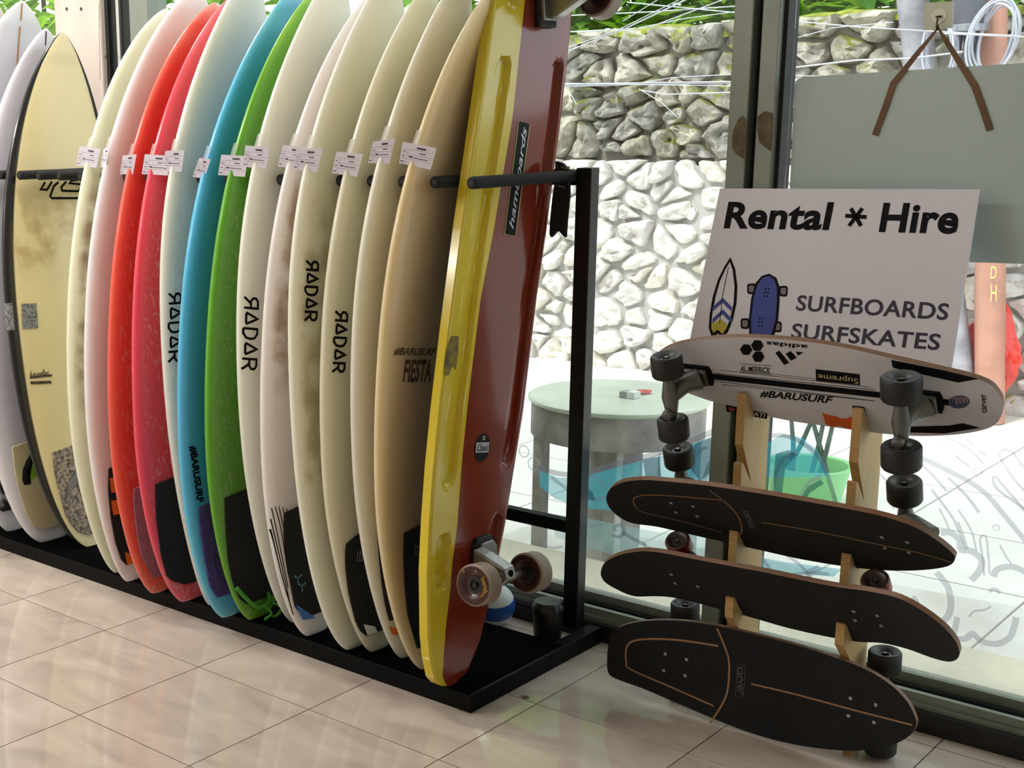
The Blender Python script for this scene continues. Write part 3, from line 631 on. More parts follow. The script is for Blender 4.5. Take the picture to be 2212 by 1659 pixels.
pad(16, [(872, 1152), (871, 1200), (873, 1260), (880, 1330), (893, 1375), (900, 1400)], PADK)
pad(15, [(815, 1150), (818, 1200), (824, 1260), (832, 1310), (840, 1340)], PADK)
pad(14, [(747, 1175), (745, 1195), (746, 1230), (752, 1280), (766, 1340), (776, 1362), (790, 1373)], PADK, arch=.03)
pad(12, [(613, 1108), (612, 1150), (617, 1210), (628, 1270), (636, 1310), (656, 1334)], PADK)
pad(10, [(485, 1076), (487, 1140), (492, 1210), (502, 1260), (518, 1296), (532, 1304)], PADK)
pad(7, [(335, 1046), (337, 1120), (347, 1200), (360, 1248), (380, 1260), (400, 1262)], PADK)
pad(6, [(288, 1056), (287, 1080), (293, 1140), (304, 1200), (317, 1225), (330, 1248)], mat('mauve_pad', (158, 112, 130), .85, var=.12, vscale=60, bump=.4, bscale=120))
pad(9, [(430, 1095), (429, 1110), (434, 1160), (443, 1215), (452, 1265), (468, 1290)], mat('purple_pad', (84, 62, 140), .7, var=.2, vscale=70, bump=.9, bscale=110))
pad(5, [(234, 1012), (233, 1060), (239, 1120), (248, 1170), (262, 1212), (272, 1220)], PADK)
pad(3, [(112, 978), (117, 1020), (127, 1062), (140, 1110), (152, 1130), (168, 1148), (190, 1154)], mat('camouflage_pad', (74, 66, 70), .85, rgb2=(170, 156, 136), vscale=85, vdetail=1, bump=.3, bscale=120))
pad(2, [(26, 966), (30, 1010), (40, 1060), (55, 1105), (70, 1135), (92, 1142)], mat('ribbed_cream_pad', (196, 180, 140), .85, var=.12, vscale=120, stretch=(1, 12, 1)))
pad(1, [(-30, 1000), (-25, 1050), (-10, 1095), (5, 1105)], mat('black_white_pad', (14, 14, 16), .8, rgb2=(200, 196, 200), vscale=36, vdetail=0))
# pad details
def deck_part(b, name, mt, fn, off=.0009):
    mb = MB(); fn(mb, BO[b]); return mb.build(name, mt, ROOT[b])
def quadstrip(mb, B, corners, n=6, off=.0062):
    """patch on a deck from four pixel corners (tl, tr, br, bl)"""
    c = [B.hit(*p) for p in corners]; vs = []
    for i in range(n+1):
        for j in range(n+1):
            a, d = i/n, j/n; q = (c[0]*(1-d)+c[1]*d)*(1-a)+(c[3]*(1-d)+c[2]*d)*a; vs.append(B.pos(q, off))
    mb.add(vs, [(i*(n+1)+j, (i+1)*(n+1)+j, (i+1)*(n+1)+j+1, i*(n+1)+j+1) for i in range(n) for j in range(n)])
OR = mat('orange_pad', (226, 120, 24), .8, bump=.4, bscale=150)
for cs_ in ([(234, 1032), (300, 1020), (303, 1050), (238, 1064)], [(237, 1081), (304, 1070), (308, 1098), (242, 1112)], [(267, 1192), (300, 1200), (300, 1216), (272, 1218)]):
    deck_part(5, 'orange_band', OR, lambda mb, B: quadstrip(mb, B, cs_))
deck_part(15, 'orange_tab', OR, lambda mb, B: quadstrip(mb, B, [(838, 1352), (870, 1360), (868, 1372), (846, 1370)], off=.002))
deck_part(14, 'white_tab', WHITE, lambda mb, B: quadstrip(mb, B, [(781, 1347), (806, 1352), (812, 1364), (790, 1371)], off=.0064))
deck_part(12, 'blue_tab', mat('blue_tab', (70, 120, 200), .6), lambda mb, B: quadstrip(mb, B, [(635, 1304), (668, 1326), (678, 1334), (650, 1338)], off=.0064))
TEALP = mat('teal_print', (70, 130, 138), .7)
def propeller(mb, B, c):
    o = B.hit(*c)
    for a in (0.4, 2.5, 4.6):
        q = [o, o+np.array([math.cos(a), math.sin(a)])*.016]; vs, fs = ribbon([q[0], q[1]], [.003, .007]); put(mb, B, vs, fs, .0064)
deck_part(12, 'pad_mark', TEALP, lambda mb, B: propeller(mb, B, (640, 1248))); deck_part(12, 'pad_mark', TEALP, lambda mb, B: propeller(mb, B, (649, 1265)))
def arrows(mb, B, c, sx):
    for k in (-1, 0, 1):
        x = c[0]+k*sx; put_line(mb, B, [(x, c[1]-7), (x-1.5, c[1]+10)], .0022, .0064); put_disc(mb, B, (x+.3, c[1]-9), .0026, .0064, seg=8)
    put_line(mb, B, [(c[0]-sx-2, c[1]+11), (c[0]+sx, c[1]+8)], .0012, .0064)
GREYP = mat('grey_print', (150, 150, 150), .7)
deck_part(16, 'pad_mark', GREYP, lambda mb, B: arrows(mb, B, (898, 1189), 5)); deck_part(14, 'pad_mark', GREYP, lambda mb, B: arrows(mb, B, (774, 1201), 5))
# camouflage pad fin motif and ribs on the white pad
deck_part(3, 'wing_print', mat('wing_print', (98, 92, 92), .8), lambda mb, B: [put_poly(mb, B, [(163, 1012), (150, 1030), (140, 1055), (138, 1085), (150, 1060), (166, 1045)], .0062)])
for k in range(6): deck_part(3, 'wing_stripe', mat('wing_stripe', (190, 186, 180), .8), lambda mb, B: put_line(mb, B, [(165-k*.5, 1018+k*8), (145, 1046+k*6)], .0016, .0066))
# lettering: mirrored R, A, D, A, R running down the board
GL = {'Q': [[(.7, 0), (.7, 1), (.25, 1), (.05, .85), (.05, .62), (.25, .47), (.7, .47)], [(.4, .47), (.0, 0)]],
      'R': [[(.05, 0), (.05, 1), (.5, 1), (.7, .85), (.7, .62), (.5, .47), (.05, .47)], [(.35, .47), (.75, 0)]],
      'A': [[(0, .14), (.38, 1), (.76, .14)], [(.06, .16), (.70, .16)]], 'D': [[(.05, 0), (.05, 1), (.38, 1), (.66, .8), (.72, .5), (.66, .2), (.38, 0), (.05, 0)]]}
def radar(b, p0, p1, hpx, mt=BLACK, wd=.0066):
    """p0: pixel at the top (letter bottoms), p1: at the lower end, hpx: pixel at the letter tops beside p0"""
    B = BO[b]; mb = MB(); o, e, h = B.hit(*p0), B.hit(*p1), B.hit(*hpx); ax = (e-o)/4.75; up = h-o
    for i, ch in enumerate('QADAR'):
        for st in GL[ch]:
            fine = []
            for (xa, ya), (xb, yb) in zip(st[:-1], st[1:]):
                for k in range(3): fine.append((xa+(xb-xa)*k/3, ya+(yb-ya)*k/3))
            fine.append(st[-1])
            vs, fs = ribbon([o+ax*(i+x)+up*y for x, y in fine], wd); put(mb, B, vs, fs, .0012)
    mb.build('lettering', mt, ROOT[b])
radar(13, (661, 563), (657, 692), (687, 565)); radar(14, (724, 672), (717, 803), (750, 674)); radar(11, (527, 641), (521, 797), (557, 644)); radar(8, (364, 634), (363, 782), (390, 632))
def deck_text(b, s, p0, p1, ph, mt=BLACK, **kw):
    mb = MB(); put_text(mb, BO[b], s, p0, p1, ph, .0012, **kw); mb.build('lettering', mt, ROOT[b])
deck_text(9, '#BARUSURF', (407, 964), (424, 1086), (424, 962), bold=.045)
WORN = mat('worn_black_print', (16, 14, 14), .8, rgb2=(96, 78, 52), vscale=110, vdetail=2)
deck_text(16, '#BARUSURF', (849, 768), (938, 770), (853, 750), WORN, bold=.03, shear=.2)
deck_text(16, 'FIESTA', (869, 826), (929, 825), (875, 776), WORN, bold=.03)
deck_text(3, 'futureflex', (64, 819), (106, 813), (64, 802), WORN, bold=.01, shear=.2)
for cs_ in ([(65, 812), (112, 808), (112, 813), (65, 817)], [(65, 824), (108, 822), (112, 828), (66, 830)]): deck_part(3, 'worn_bar', WORN, lambda mb, B: quadstrip(mb, B, cs_, 3, .0014))
# outlined letters on the yellow board
def hs(mb, B):
    for px in ([(97, 393), (88, 409), (101, 410), (112, 392)], [(126, 393), (116, 402), (108, 424), (112, 428), (172, 428)], [(143, 392), (132, 404), (134, 412), (168, 413), (176, 404), (174, 398), (150, 396), (154, 390), (180, 386)]): put_line(mb, B, px, .0075, .0012)
deck_part(3, 'outline_logo', BLACK, hs)
TAPE = mat('worn_duct_tape', (66, 66, 70), .35, rgb2=(150, 150, 152), vscale=120, vdetail=2)
deck_part(3, 'tape_patch', TAPE, lambda mb, B: quadstrip(mb, B, [(46, 656), (78, 655), (82, 708), (48, 711)], 6, .0015))
def band(mb, B):
    z1, z0 = B.hit(46, 656)[1]+.005, B.hit(48, 711)[1]; vs = []; n = 12
    for i in range(5):
        z = z0+(z1-z0)*i/4; u = B.s(z)
        for k in range(n+1):
            a = math.pi*(.86+.44*k/n); e = 2/B.n; c_, s_ = math.cos(a), math.sin(a)
            vs.append((B.X(z)+(B.th(u)/2+.0012)*math.copysign(abs(s_)**e, s_), B.Yc(z)+(B.hw(u)+.0012)*math.copysign(abs(c_)**e, c_), z))
    mb.add(vs, [(i*(n+1)+k, (i+1)*(n+1)+k, (i+1)*(n+1)+k+1, i*(n+1)+k+1) for i in range(4) for k in range(n)])
deck_part(3, 'rail_tape', TAPE, band)
# stringers of the two pale boards
deck_part(1, 'stringer', mat('stringer_wood', (168, 130, 84), .6), lambda mb, B: put(mb, B, *ribbon([(B.Yc(z), z) for z in np.linspace(1.3, B.z1-.01, 12)], .007), .0006))
deck_part(2, 'stringer', BLACK, lambda mb, B: put(mb, B, *ribbon([(B.Yc(z), z) for z in np.linspace(1.3, B.z1-.01, 12)], .005), .0006))
# pinstripes by the pad of board 12
for k, px in enumerate([[(583, 1143), (610, 1250), (633, 1328)], [(584, 1121), (612, 1240), (627, 1310)], [(586, 1097), (600, 1160), (622, 1270)], [(594, 1094), (608, 1150), (622, 1240)], [(602, 1093), (612, 1140)], [(610, 1095), (616, 1120)], [(618, 1098), (622, 1112)]]):
    deck_part(12, 'pinstripe', BLACK, lambda mb, B: put_line(mb, B, px, .0028, .0009, sm=6))
# side fin of the black-railed board, seen past its rail
def fin(b, px, mt, edge):
    B = BO[b]; x0 = B.X(.31)-B.th(.2)/2; P = [xp(x, y, x0-.03) for x, y in px]
    o = MB().prism(P, (.006, .012, 0)).build('fin', mt, ROOT[b])
    e = [xp(x, y, x0-.0315) for x, y in edge]; MB().prism(e, (.008, .012, 0)).build('fin_edge', BLACK, o)
fin(3, [(67, 982), (58, 1005), (56, 1040), (72, 1030), (90, 1022), (92, 990)], mat('lime_fin', (140, 200, 50), .3), [(66, 980), (56, 996), (49, 1015), (48, 1036), (52, 1048), (58, 1046), (56, 1030), (60, 1004), (69, 984)])
# leash plug cords
CORD = mat('green_leash', (70, 150, 40), .6)
B = BO[10]
o = MB()
pt = lambda x, y, off=.012: B.pos(B.hit(x, y), off)
o.tube(smooth_pts([pt(505, 1268), pt(520, 1285), pt(545, 1308), pt(558, 1310), pt(575, 1296), pt(573, 1278)], 4), .006, 8)
o.tube(smooth_pts([pt(562, 1308, .02), pt(570, 1320, .03), pt(556, 1335, .03)], 4), .0045, 8); o.tube(smooth_pts([pt(575, 1300, .02), pt(590, 1305, .035), pt(578, 1325, .035), pt(572, 1338, .03)], 4), .0045, 8)
o.build('leash_cord', CORD, ROOT[10], smooth=60)
# ================================================================== LONG CRUISER BOARD (yellow and red) ON THE RACK
LZ = [.055, .065, .09, .14, .2, .28, .36, .48, .61, .74, .93, 1.16, 1.42, 1.69, 1.88, 1.95, 1.98]
LY = [v+.023 for v in [.215, .187, .164, .153, .148, .153, .158, .177, .203, .235, .288, .357, .442, .529, .60, .66, .72]]       # edge of the flat underside
RZ = [.055, .07, .135, .25, .41, .54, .68, .97, 1.13, 1.42, 1.64, 1.88, 1.95, 1.98]
RY = [.275, .325, .383, .445, .514, .561, .612, .695, .749, .837, .895, .935, .90, .82]
YBZ = [.055, .065, .12, .18, .3, .455, .99, 1.15, 1.42, 1.7, 1.98]; YBV = [.0, .018, .043, .062, .089, .111, .115, .133, .145, .127, .09]
HX = lambda z: 1.45-.0713*(z-.05)
long_root = thing('long_skateboard', 'tall yellow and red surf-style skateboard with trucks standing on its tail', 'skateboard', (1.44, .25, CZ))
def sdf(v, z, c, z0, z1, r):
    dz = max(z0-z, z-z1, 0); return math.hypot(v-c, dz)-r
def groove(v, wd, z):
    d = 9
    for c, r_ in ((float(np.interp(z, [.4, .6, 1.42], [.058, .064, .078])), .029), (wd-.046, .025)):
        for z0, z1 in ((.58, 1.535), (.33, .41), (1.71, 1.80)): d = min(d, sdf(v, z, c, z0, z1, r_))
    t = min(1, max(0, (.002-d)/.007)); return -.016*t*t*(3-2*t)
YEL = mat('yellow_paint', (222, 198, 46), .16, var=.05, vscale=4, coat=.3); RED = mat('oxide_red_paint', (128, 48, 30), .12, var=.08, vscale=5, coat=.3, spec=.35)
mb = MB(); NA, NY, NB = 260, 34, 84                # NY columns of yellow, then red
for i in range(NA+1):
    z = .055+(1.98-.055)*i/NA; l = float(np.interp(z, LZ, LY)); r = float(np.interp(z, RZ, RY)); wd = r-l; vb = min(wd*.9, float(np.interp(z, YBZ, YBV)))
    for j in range(NB+1):
        v = vb*j/NY if j <= NY else vb+(wd-vb)*(j-NY)/(NB-NY)
        ed = min(v, wd-v); ch = -.004*max(0, 1-ed/.006)
        mb.v.append((HX(z)+ch+groove(v, wd, z), l+v, z))
n = NB+1
for i in range(NA):
    for j in range(NB): mb.f.append((i*n+j, i*n+j+1, (i+1)*n+j+1, (i+1)*n+j)); mb.mi.append(0 if j < NY else 1)
front = len(mb.v)
back = [(HX(z)-.028, y, z) for (x, y, z) in [mb.v[i*n+j] for i in range(NA+1) for j in (0, NB)]]
mb.v += back
for i in range(NA):
    A, Bq = front+2*i, front+2*i+1; A2, B2 = A+2, Bq+2
    mb.f += [(i*n, (i+1)*n, A2, A), (i*n+NB, (i+1)*n+NB, B2, Bq), (A, A2, B2, Bq)]; mb.mi += [0, 1, 2]
mb.f += [tuple(range(0, n))+(front+1, front), tuple(range(NA*n, NA*n+n))+(front+2*NA+1, front+2*NA)]; mb.mi += [0, 1]
lb = mb.build('deck', [YEL, RED, mat('dark_grip', (30, 28, 26), .9)], long_root, smooth=35)
face = Sheet((1.45, .3, .05), (0, 1, 0), (-.0713, 0, 1))
DARKG = mat('charcoal_decal', (16, 18, 21), .6, spec=.15)
b_ = MB(); put_poly(b_, face, [(1119, 261), (1145, 268), (1114, 510), (1088, 506)], .001); b_.build('logo_border', mat('pale_yellow_inlay', (178, 164, 92), .4), long_root)
b_ = MB(); put_poly(b_, face, [(1121, 262), (1143, 268), (1112, 509), (1090, 505)], .0016); b_.build('logo_strip', DARKG, long_root)
b_ = MB(); put_text(b_, face, 'hamboards', (1107, 496), (1137, 276), (1097, 494), .0024, shear=.35, bold=.01); b_.build('logo_lettering', mat('silver_print', (190, 196, 198), .35, .4), long_root)
def oval(mb, surf, c, rx, ry, off, seg=28):
    put_poly(mb, surf, [(c[0]+rx*math.cos(2*math.pi*k/seg)+.12*ry*math.sin(2*math.pi*k/seg), c[1]-ry*math.sin(2*math.pi*k/seg)) for k in range(seg)], off)
b_ = MB(); oval(b_, face, (1041, 967), 16.5, 31, .001); st_ = b_.build('round_sticker', DARKG, long_root)
b_ = MB(); put_poly(b_, face, [(1028, 956), (1056, 955), (1054, 977), (1026, 978)], .0016); b_.build('sticker_band', mat('sticker_grey', (170, 172, 176), .4), st_)
b_ = MB(); put_text(b_, face, 'Classic', (1029, 975), (1053, 973), (1031, 960), .0022, shear=.3); b_.build('sticker_lettering', BLACK, st_)
b_ = MB(); put_disc(b_, face, (1044, 946), .0045, .0022, ring=.002); b_.build('sticker_ring', WHITE, st_)
SCUF = mat('grey_scuff', (84, 76, 40), .7, rgb2=(150, 132, 44), vscale=45, vdetail=6)
b_ = MB(); put_poly(b_, face, [(974, 726), (990, 726), (989, 760), (984, 800), (976, 790), (970, 810), (961, 812), (958, 790), (962, 765)], .0011); b_.build('scuff_mark', SCUF, long_root)
ALT = mat('cast_aluminium', (150, 148, 146), .32, .85, var=.1, vscale=30)
STL = mat('axle_steel', (120, 112, 104), .3, .9)
def wheel(parent, c, ax, r, wd, mt_t, mt_f, core, txt=None):
    """wheel centred at c, outer face looking along ax"""
    c = np.array(c, float); ax = np.array(ax, float); ax /= np.linalg.norm(ax); h = wd/2
    o = MB().lathe([(r*.40, h*.62), (r*.44, h*.72), (r*.62, h*.9), (r*.8, h), (r*.93, h*.96), (r, h*.8), (r*1.0, -h*.8), (r*.93, -h*.96), (r*.8, -h), (r*.62, -h*.9), (r*.44, -h*.72), (r*.40, -h*.62)], c, ax, 30, cap=False).build('wheel', mt_t, parent, smooth=35)
    for sg in (1, -1):
        MB().lathe([(r*.43, sg*h*.70), (r*.45, sg*h*.745), (r*.62, sg*h*.925), (r*.8, sg*h*1.03), (r*.90, sg*h*1.0)], c, ax, 30, cap=False).build('wheel_face', mt_f, parent, smooth=35)
    MB().lathe([(r*.42, -h*.66), (r*.42, h*.66), (r*.24, h*.66), (r*.22, h*.5), (r*.13, h*.5), (r*.13, h*.8), (.0, h*.8)], c, ax, 20).build('hub', core, parent, smooth=35)
    return o
def cart(mb, prof, o, u, v, w_, th):
    """extruded plate: 2D profile (a, b) in axes u, v from o, thickness th centred on axis w_"""
    mb.prism([np.array(o)+np.array(u)*a+np.array(v)*b-np.array(w_)*th/2 for a, b in prof], np.array(w_)*th)
# lower truck of the long board
WRB = mat('wheel_cream_urethane', (150, 132, 118), .45); WRF = mat('wheel_brown_face', (58, 22, 18), .3); COREK = mat('black_core', (14, 14, 15), .4)
def long_truck(basepx, pa, pb, lift, name, sgn):
    q = face.hit(*basepx); nrm = face.n; up = face.ey; side = face.ex
    b0 = face.pos(q, 0); base = MB(); cart(base, [(-.04, -.075), (.04, -.075), (.04, .06), (.028, .078), (-.028, .078), (-.04, .06)], b0, side, up, nrm, .03)
    tr = base.build('truck', RUB, long_root, bevel=.004)
    A = np.array(xp(*pa, HX(face.pos(q)[2])+lift)); Bc = np.array(xp(*pb, HX(face.pos(q)[2])+lift)); ax = (A-Bc)/np.linalg.norm(A-Bc); mid = (A+Bc)/2
    bp = MB(); cart(bp, [(-.035, -.06), (.035, -.06), (.035, .05), (.022, .066), (-.022, .066), (-.035, .05)], b0+nrm*.02, side, up, nrm, .012); bp.build('baseplate', ALT, tr, bevel=.003)
    hg = MB(); rel = mid-b0; hgt = np.dot(rel, nrm); lowv = np.dot(rel, up)
    cart(hg, [(.02, .06*sgn), (.05, .05*sgn), (hgt+.012, lowv+.03*sgn), (hgt+.02, lowv), (hgt, lowv-.018*sgn), (hgt-.03, lowv-.012*sgn), (.03, -.045*sgn), (.02, -.045*sgn)], b0+side*np.dot(rel, side), nrm, up, side, .044)
    hg.build('hanger', ALT, tr, bevel=.006)
    MB().lathe([(0, 0), (.009, 0), (.009, .006), (0, .008)], b0+side*np.dot(rel, side)+nrm*(hgt+.012)+up*(lowv+.014*sgn), nrm, 14).build('kingpin_nut', BLACK, tr)
    MB().tube([A, Bc], .011, 14).build('axle', STL, tr, smooth=40)
    return tr, A, Bc, ax
tr, A, Bc, ax = long_truck((1040, 1222), (1035, 1262), (1146, 1236), .10, 'truck', 1)
wa = wheel(tr, A, ax, .051, .05, WRB, WRF, COREK); wb_ = wheel(tr, Bc, -ax, .051, .05, WRB, WRF, COREK)
ws = Sheet(A+ax*.0258, np.cross([0, 0, 1], ax), (0, 0, 1)); vs, fs = text2d('hamboards', bold=.02); a_ = np.array(vs); lo = a_.min(0); sz = a_.max(0)-lo; b_ = MB()
ndir = np.cross(ws.ex, ws.ey); flip = 1 if np.dot(ndir, ax) > 0 else -1
b_.add([ws.P+ws.ex*flip*((.030+.0145*(v[1]-lo[1])/sz[1])*math.cos(.75-2.1*(v[0]-lo[0])/sz[0]))+ws.ey*((.030+.0145*(v[1]-lo[1])/sz[1])*math.sin(.75-2.1*(v[0]-lo[0])/sz[0]))+ax*.0004 for v in vs], fs)
b_.build('wheel_lettering', mat('gold_print', (170, 128, 50), .4), wa.parent)
for an in (1.35, 2.3, -1.75):
    p = ws.P+ws.ex*flip*.039*math.cos(an)+ws.ey*.039*math.sin(an)+ax*.0006
    MB().lathe([(0, 0), (.0028, 0), (.0028, .0004)], p, ax, 8).build('wheel_dot', MATS['gold_print'], wa.parent)
tr2, A2, B2, ax2 = long_truck((1172, -6), (1205, -50), (1298, -4), .10, 'truck', -1)
wheel(tr2, A2, ax2, .051, .05, WRB, WRF, COREK); wheel(tr2, B2, -ax2, .051, .05, WRB, WRF, COREK)

# ================================================================== PRICE CARDS taped to the surfboard rails
CARD = mat('white_card', (224, 218, 232), .35, coat=.5); RULE = mat('grey_rule', (150, 146, 156), .6); INK = mat('dark_ink', (60, 54, 60), .6)
CARDS = {16: [(870, 306), (943, 320), (930, 367), (862, 352)], 15: [(806, 306), (853, 299), (841, 354), (795, 352)], 14: [(727, 327), (784, 333), (771, 382), (717, 374)],
 13: [(640, 320), (697, 321), (685, 372), (633, 366)], 12: [(611, 313), (660, 318), (648, 368), (600, 359)], 11: [(530, 314), (582, 318), (575, 365), (524, 360)],
 10: [(478, 334), (535, 337), (529, 382), (471, 378)], 9: [(430, 341), (455, 344), (442, 386), (416, 382)], 8: [(357, 326), (399, 324), (392, 371), (352, 369)],
 7: [(313, 333), (368, 337), (362, 379), (306, 376)], 6: [(265, 336), (295, 333), (287, 377), (259, 376)], 5: [(224, 321), (237, 318), (228, 361), (217, 361)], 4: [(172, 316), (217, 322), (208, 363), (165, 357)]}
WHO = {4: 'stained greenish cream board', 5: 'pinkish white board with orange bands', 6: 'orange-red board', 7: 'pinkish-red board', 8: 'lettered cream board next to the blue one', 9: 'blue board', 10: 'green board', 11: 'lettered cream board next to the green one',
 12: 'pinstriped white board', 13: 'cream board with high-set lettering', 14: 'cream board with round-topped pad', 15: 'plain cream board with orange tab', 16: 'tan yellowed board'}
for b, px in CARDS.items():
    B = BO[b]; cx_ = sum(p[0] for p in px)/4; cy_ = sum(p[1] for p in px)/4
    z = 1.3
    for _ in range(20): z = .5*z+.5*float(xp(cx_, cy_, B.X(z))[2])
    P = np.array([B.X(z), B.Yc(z)-B.hw(B.s(z))-.004, z]); nrm = np.array([.30, -.95, .02]) if b != 5 else np.array([-.25, -.95, .02])
    sf = Sheet(P, (-nrm[1], nrm[0], 0), (0, 0, 1)); q = [sf.hit(*p) for p in px]
    t = thing('price_card', 'white price card taped to the '+WHO[b], 'price card', P, 'price cards on the surfboards')
    mb = MB(); mb.prism([sf.pos(p) for p in q], -sf.n*.0012); mb.build('card', CARD, t)
    mix_ = lambda a, d: (q[0]*(1-a)+q[1]*a)*(1-d)+(q[3]*(1-a)+q[2]*a)*d
    mb = MB()
    for d in (.28, .5, .73): put(mb, sf, *ribbon([mix_(.03, d), mix_(.97, d)], .0006), .0004)
    put(mb, sf, *ribbon([mix_(.2, .28), mix_(.2, 1)], .0006), .0004)
    o = mb.build('ruled_lines', RULE, t); o['kind'] = 'stuff'
    mb = MB()
    for a0, a1, d, wd in ((.45, .72, .17, .0042), (.55, .75, .39, .002), (.26, .38, .61, .0036), (.42, .85, .63, .0016), (.05, .14, .4, .0016), (.05, .14, .62, .0016), (.03, .14, .88, .0022)):
        put(mb, sf, *ribbon([mix_(a0, d), mix_(a1, d)], wd), .0006)
    o = mb.build('print', INK, t); o['kind'] = 'stuff'
    mb = MB(); tz0, tz1 = z+.026, z+.06; tp = [np.array([B.X(v)+dx, B.Yc(v)-B.hw(B.s(v))-.002-(0.002 if v == tz0 else 0), v]) for v in (tz0, tz1) for dx in (-.009, .009)]
    mb.prism([tp[0], tp[1], tp[3], tp[2]], (0, -.0004, 0)); mb.build('tape', MATS.setdefault('clear_tape', film('clear_tape', (235, 235, 235), .35)), t)

# ================================================================== WOODEN SKATEBOARD RACK
PINE = mat('pine_plywood', (196, 170, 120), .6, var=.09, vscale=5, vdetail=5, stretch=(6, 6, 1), bump=.05); PINED = mat('pine_edge', (176, 140, 84), .65, var=.14, vscale=30, stretch=(1, 1, 8))
YF = .53
skr = thing('skateboard_rack', 'upright pine plywood rack with slanted slots holding skateboards', 'rack', (2.12, .6, 0))
zt0 = float(yp(1605, 850, YF)[2]); PIT_ = .157
def comb(xf, th):
    pr = [(YF+.15, 0), (YF+.122, zt0+.10), (YF+.075, zt0+.10), (YF+.058, zt0-.055)]
    for k in range(4):
        zt = zt0-PIT_*k
        pr += [(YF+.006, zt), (YF, zt-.002)]
        pr += [(YF, zt-.115), (YF+.055, zt-.213)] if k < 3 else [(YF, zt-.05), (YF+.1, zt-.15)]
    pr += [(YF+.1, 0)]
    mb = MB(); p3 = [(xf, y, z) for y, z in pr]; n = len(p3)
    vs = p3+[(x-th, y, z) for x, y, z in p3]
    mb.add(vs, [tuple(range(n)), tuple(range(n, 2*n))[::-1]], 0); mb.add(vs, [(i, (i+1) % n, n+(i+1) % n, n+i) for i in range(n)], 1)
    o = mb.build('slotted_upright', [PINE, PINED], skr)
    md = o.modifiers.new('tri', 'TRIANGULATE'); return o
xl_, xr_ = float(yp(1611, 860, YF)[0]), float(yp(1863, 884, YF)[0])
comb(xl_, .019); comb(xr_, .019)
for z, yo in ((.03, .151), (.5, .138), (zt0+.03, .126)): MB().box((xl_-.03, YF+yo, z), (xr_+.011, YF+yo+.018, z+.05)).build('cross_slat', PINE, skr, bevel=.002)

# ================================================================== SKATEBOARDS
GRIP = mat('black_grip_tape', (15, 14, 15), .92, var=.35, vscale=6, bump=.7, bscale=500); PLY = mat('maple_ply_edge', (112, 78, 52), .5, var=.25, vscale=60, stretch=(1, 1, 14)); LINE = mat('tan_wood_line', (152, 112, 76), .55)
WHT = mat('white_deck_lacquer', (200, 199, 206), .35, var=.05, vscale=7, coat=.4)
def skate_surf(anchor, Y, th, z=None, roll=0, bend=None):
    P = zp(*anchor, z) if z is not None else yp(*anchor, Y); t = R(th); r_ = R(roll)
    ex = np.array([1, 0, 0.]); ey = np.array([0, -math.sin(t), math.cos(t)])
    ex2 = ex*math.cos(r_)+ey*math.sin(r_); ey2 = -ex*math.sin(r_)+ey*math.cos(r_)
    return Sheet(P, ex2, ey2, bend)
def deck(parent, surf, px, mats, th=.0115, k=5, face_off=.0):
    """deck with the traced outline; face towards the viewer, ply edge, back"""
    q = smooth_pts([surf.hit(*p) for p in px]+[surf.hit(*px[0])], k)[:-1]; q = [np.array(v) for v in q]; n = len(q)
    xs = np.array([v[0] for v in q]); x0, x1 = xs.min(), xs.max(); mb = MB()
    # resample as length stations with lower / upper edge so that the sheet can bend
    def span(x):
        ys = []
        for i in range(n):
            a, b = q[i], q[(i+1) % n]
            if (a[0]-x)*(b[0]-x) <= 0 and a[0] != b[0]: ys.append(a[1]+(b[1]-a[1])*(x-a[0])/(b[0]-a[0]))
        return (min(ys), max(ys)) if len(ys) > 1 else None
    NS, NW = 72, 8; st = []
    for i in range(NS+1):
        x = x0+(x1-x0)*(.5-.5*math.cos(math.pi*min(max(i/NS, .012), .988))); s_ = span(x)
        if s_: st.append((x, s_[0], s_[1]))
    m_ = NW+1
    F_ = [surf.pos((x, a+(b-a)*j/NW), face_off) for x, a, b in st for j in range(m_)]; K_ = [p-surf.n*th for p in F_]; N = len(F_); L = len(st)
    mb.add(F_+K_, [(i*m_+j, (i+1)*m_+j, (i+1)*m_+j+1, i*m_+j+1) for i in range(L-1) for j in range(NW)], 0)
    o = len(mb.f); ff = [(N+i*m_+j, N+(i+1)*m_+j, N+(i+1)*m_+j+1, N+i*m_+j+1) for i in range(L-1) for j in range(NW)]
    mb.f += ff; mb.mi += [2]*len(ff)
    ed = [(i*m_, (i+1)*m_, N+(i+1)*m_, N+i*m_) for i in range(L-1)]+[(i*m_+NW, (i+1)*m_+NW, N+(i+1)*m_+NW, N+i*m_+NW) for i in range(L-1)]+[(j, j+1, N+j+1, N+j) for j in range(NW)]+[((L-1)*m_+j, (L-1)*m_+j+1, N+(L-1)*m_+j+1, N+(L-1)*m_+j) for j in range(NW)]
    mb.f += ed; mb.mi += [1]*len(ed)
    return mb.build('deck', mats, parent, smooth=40)
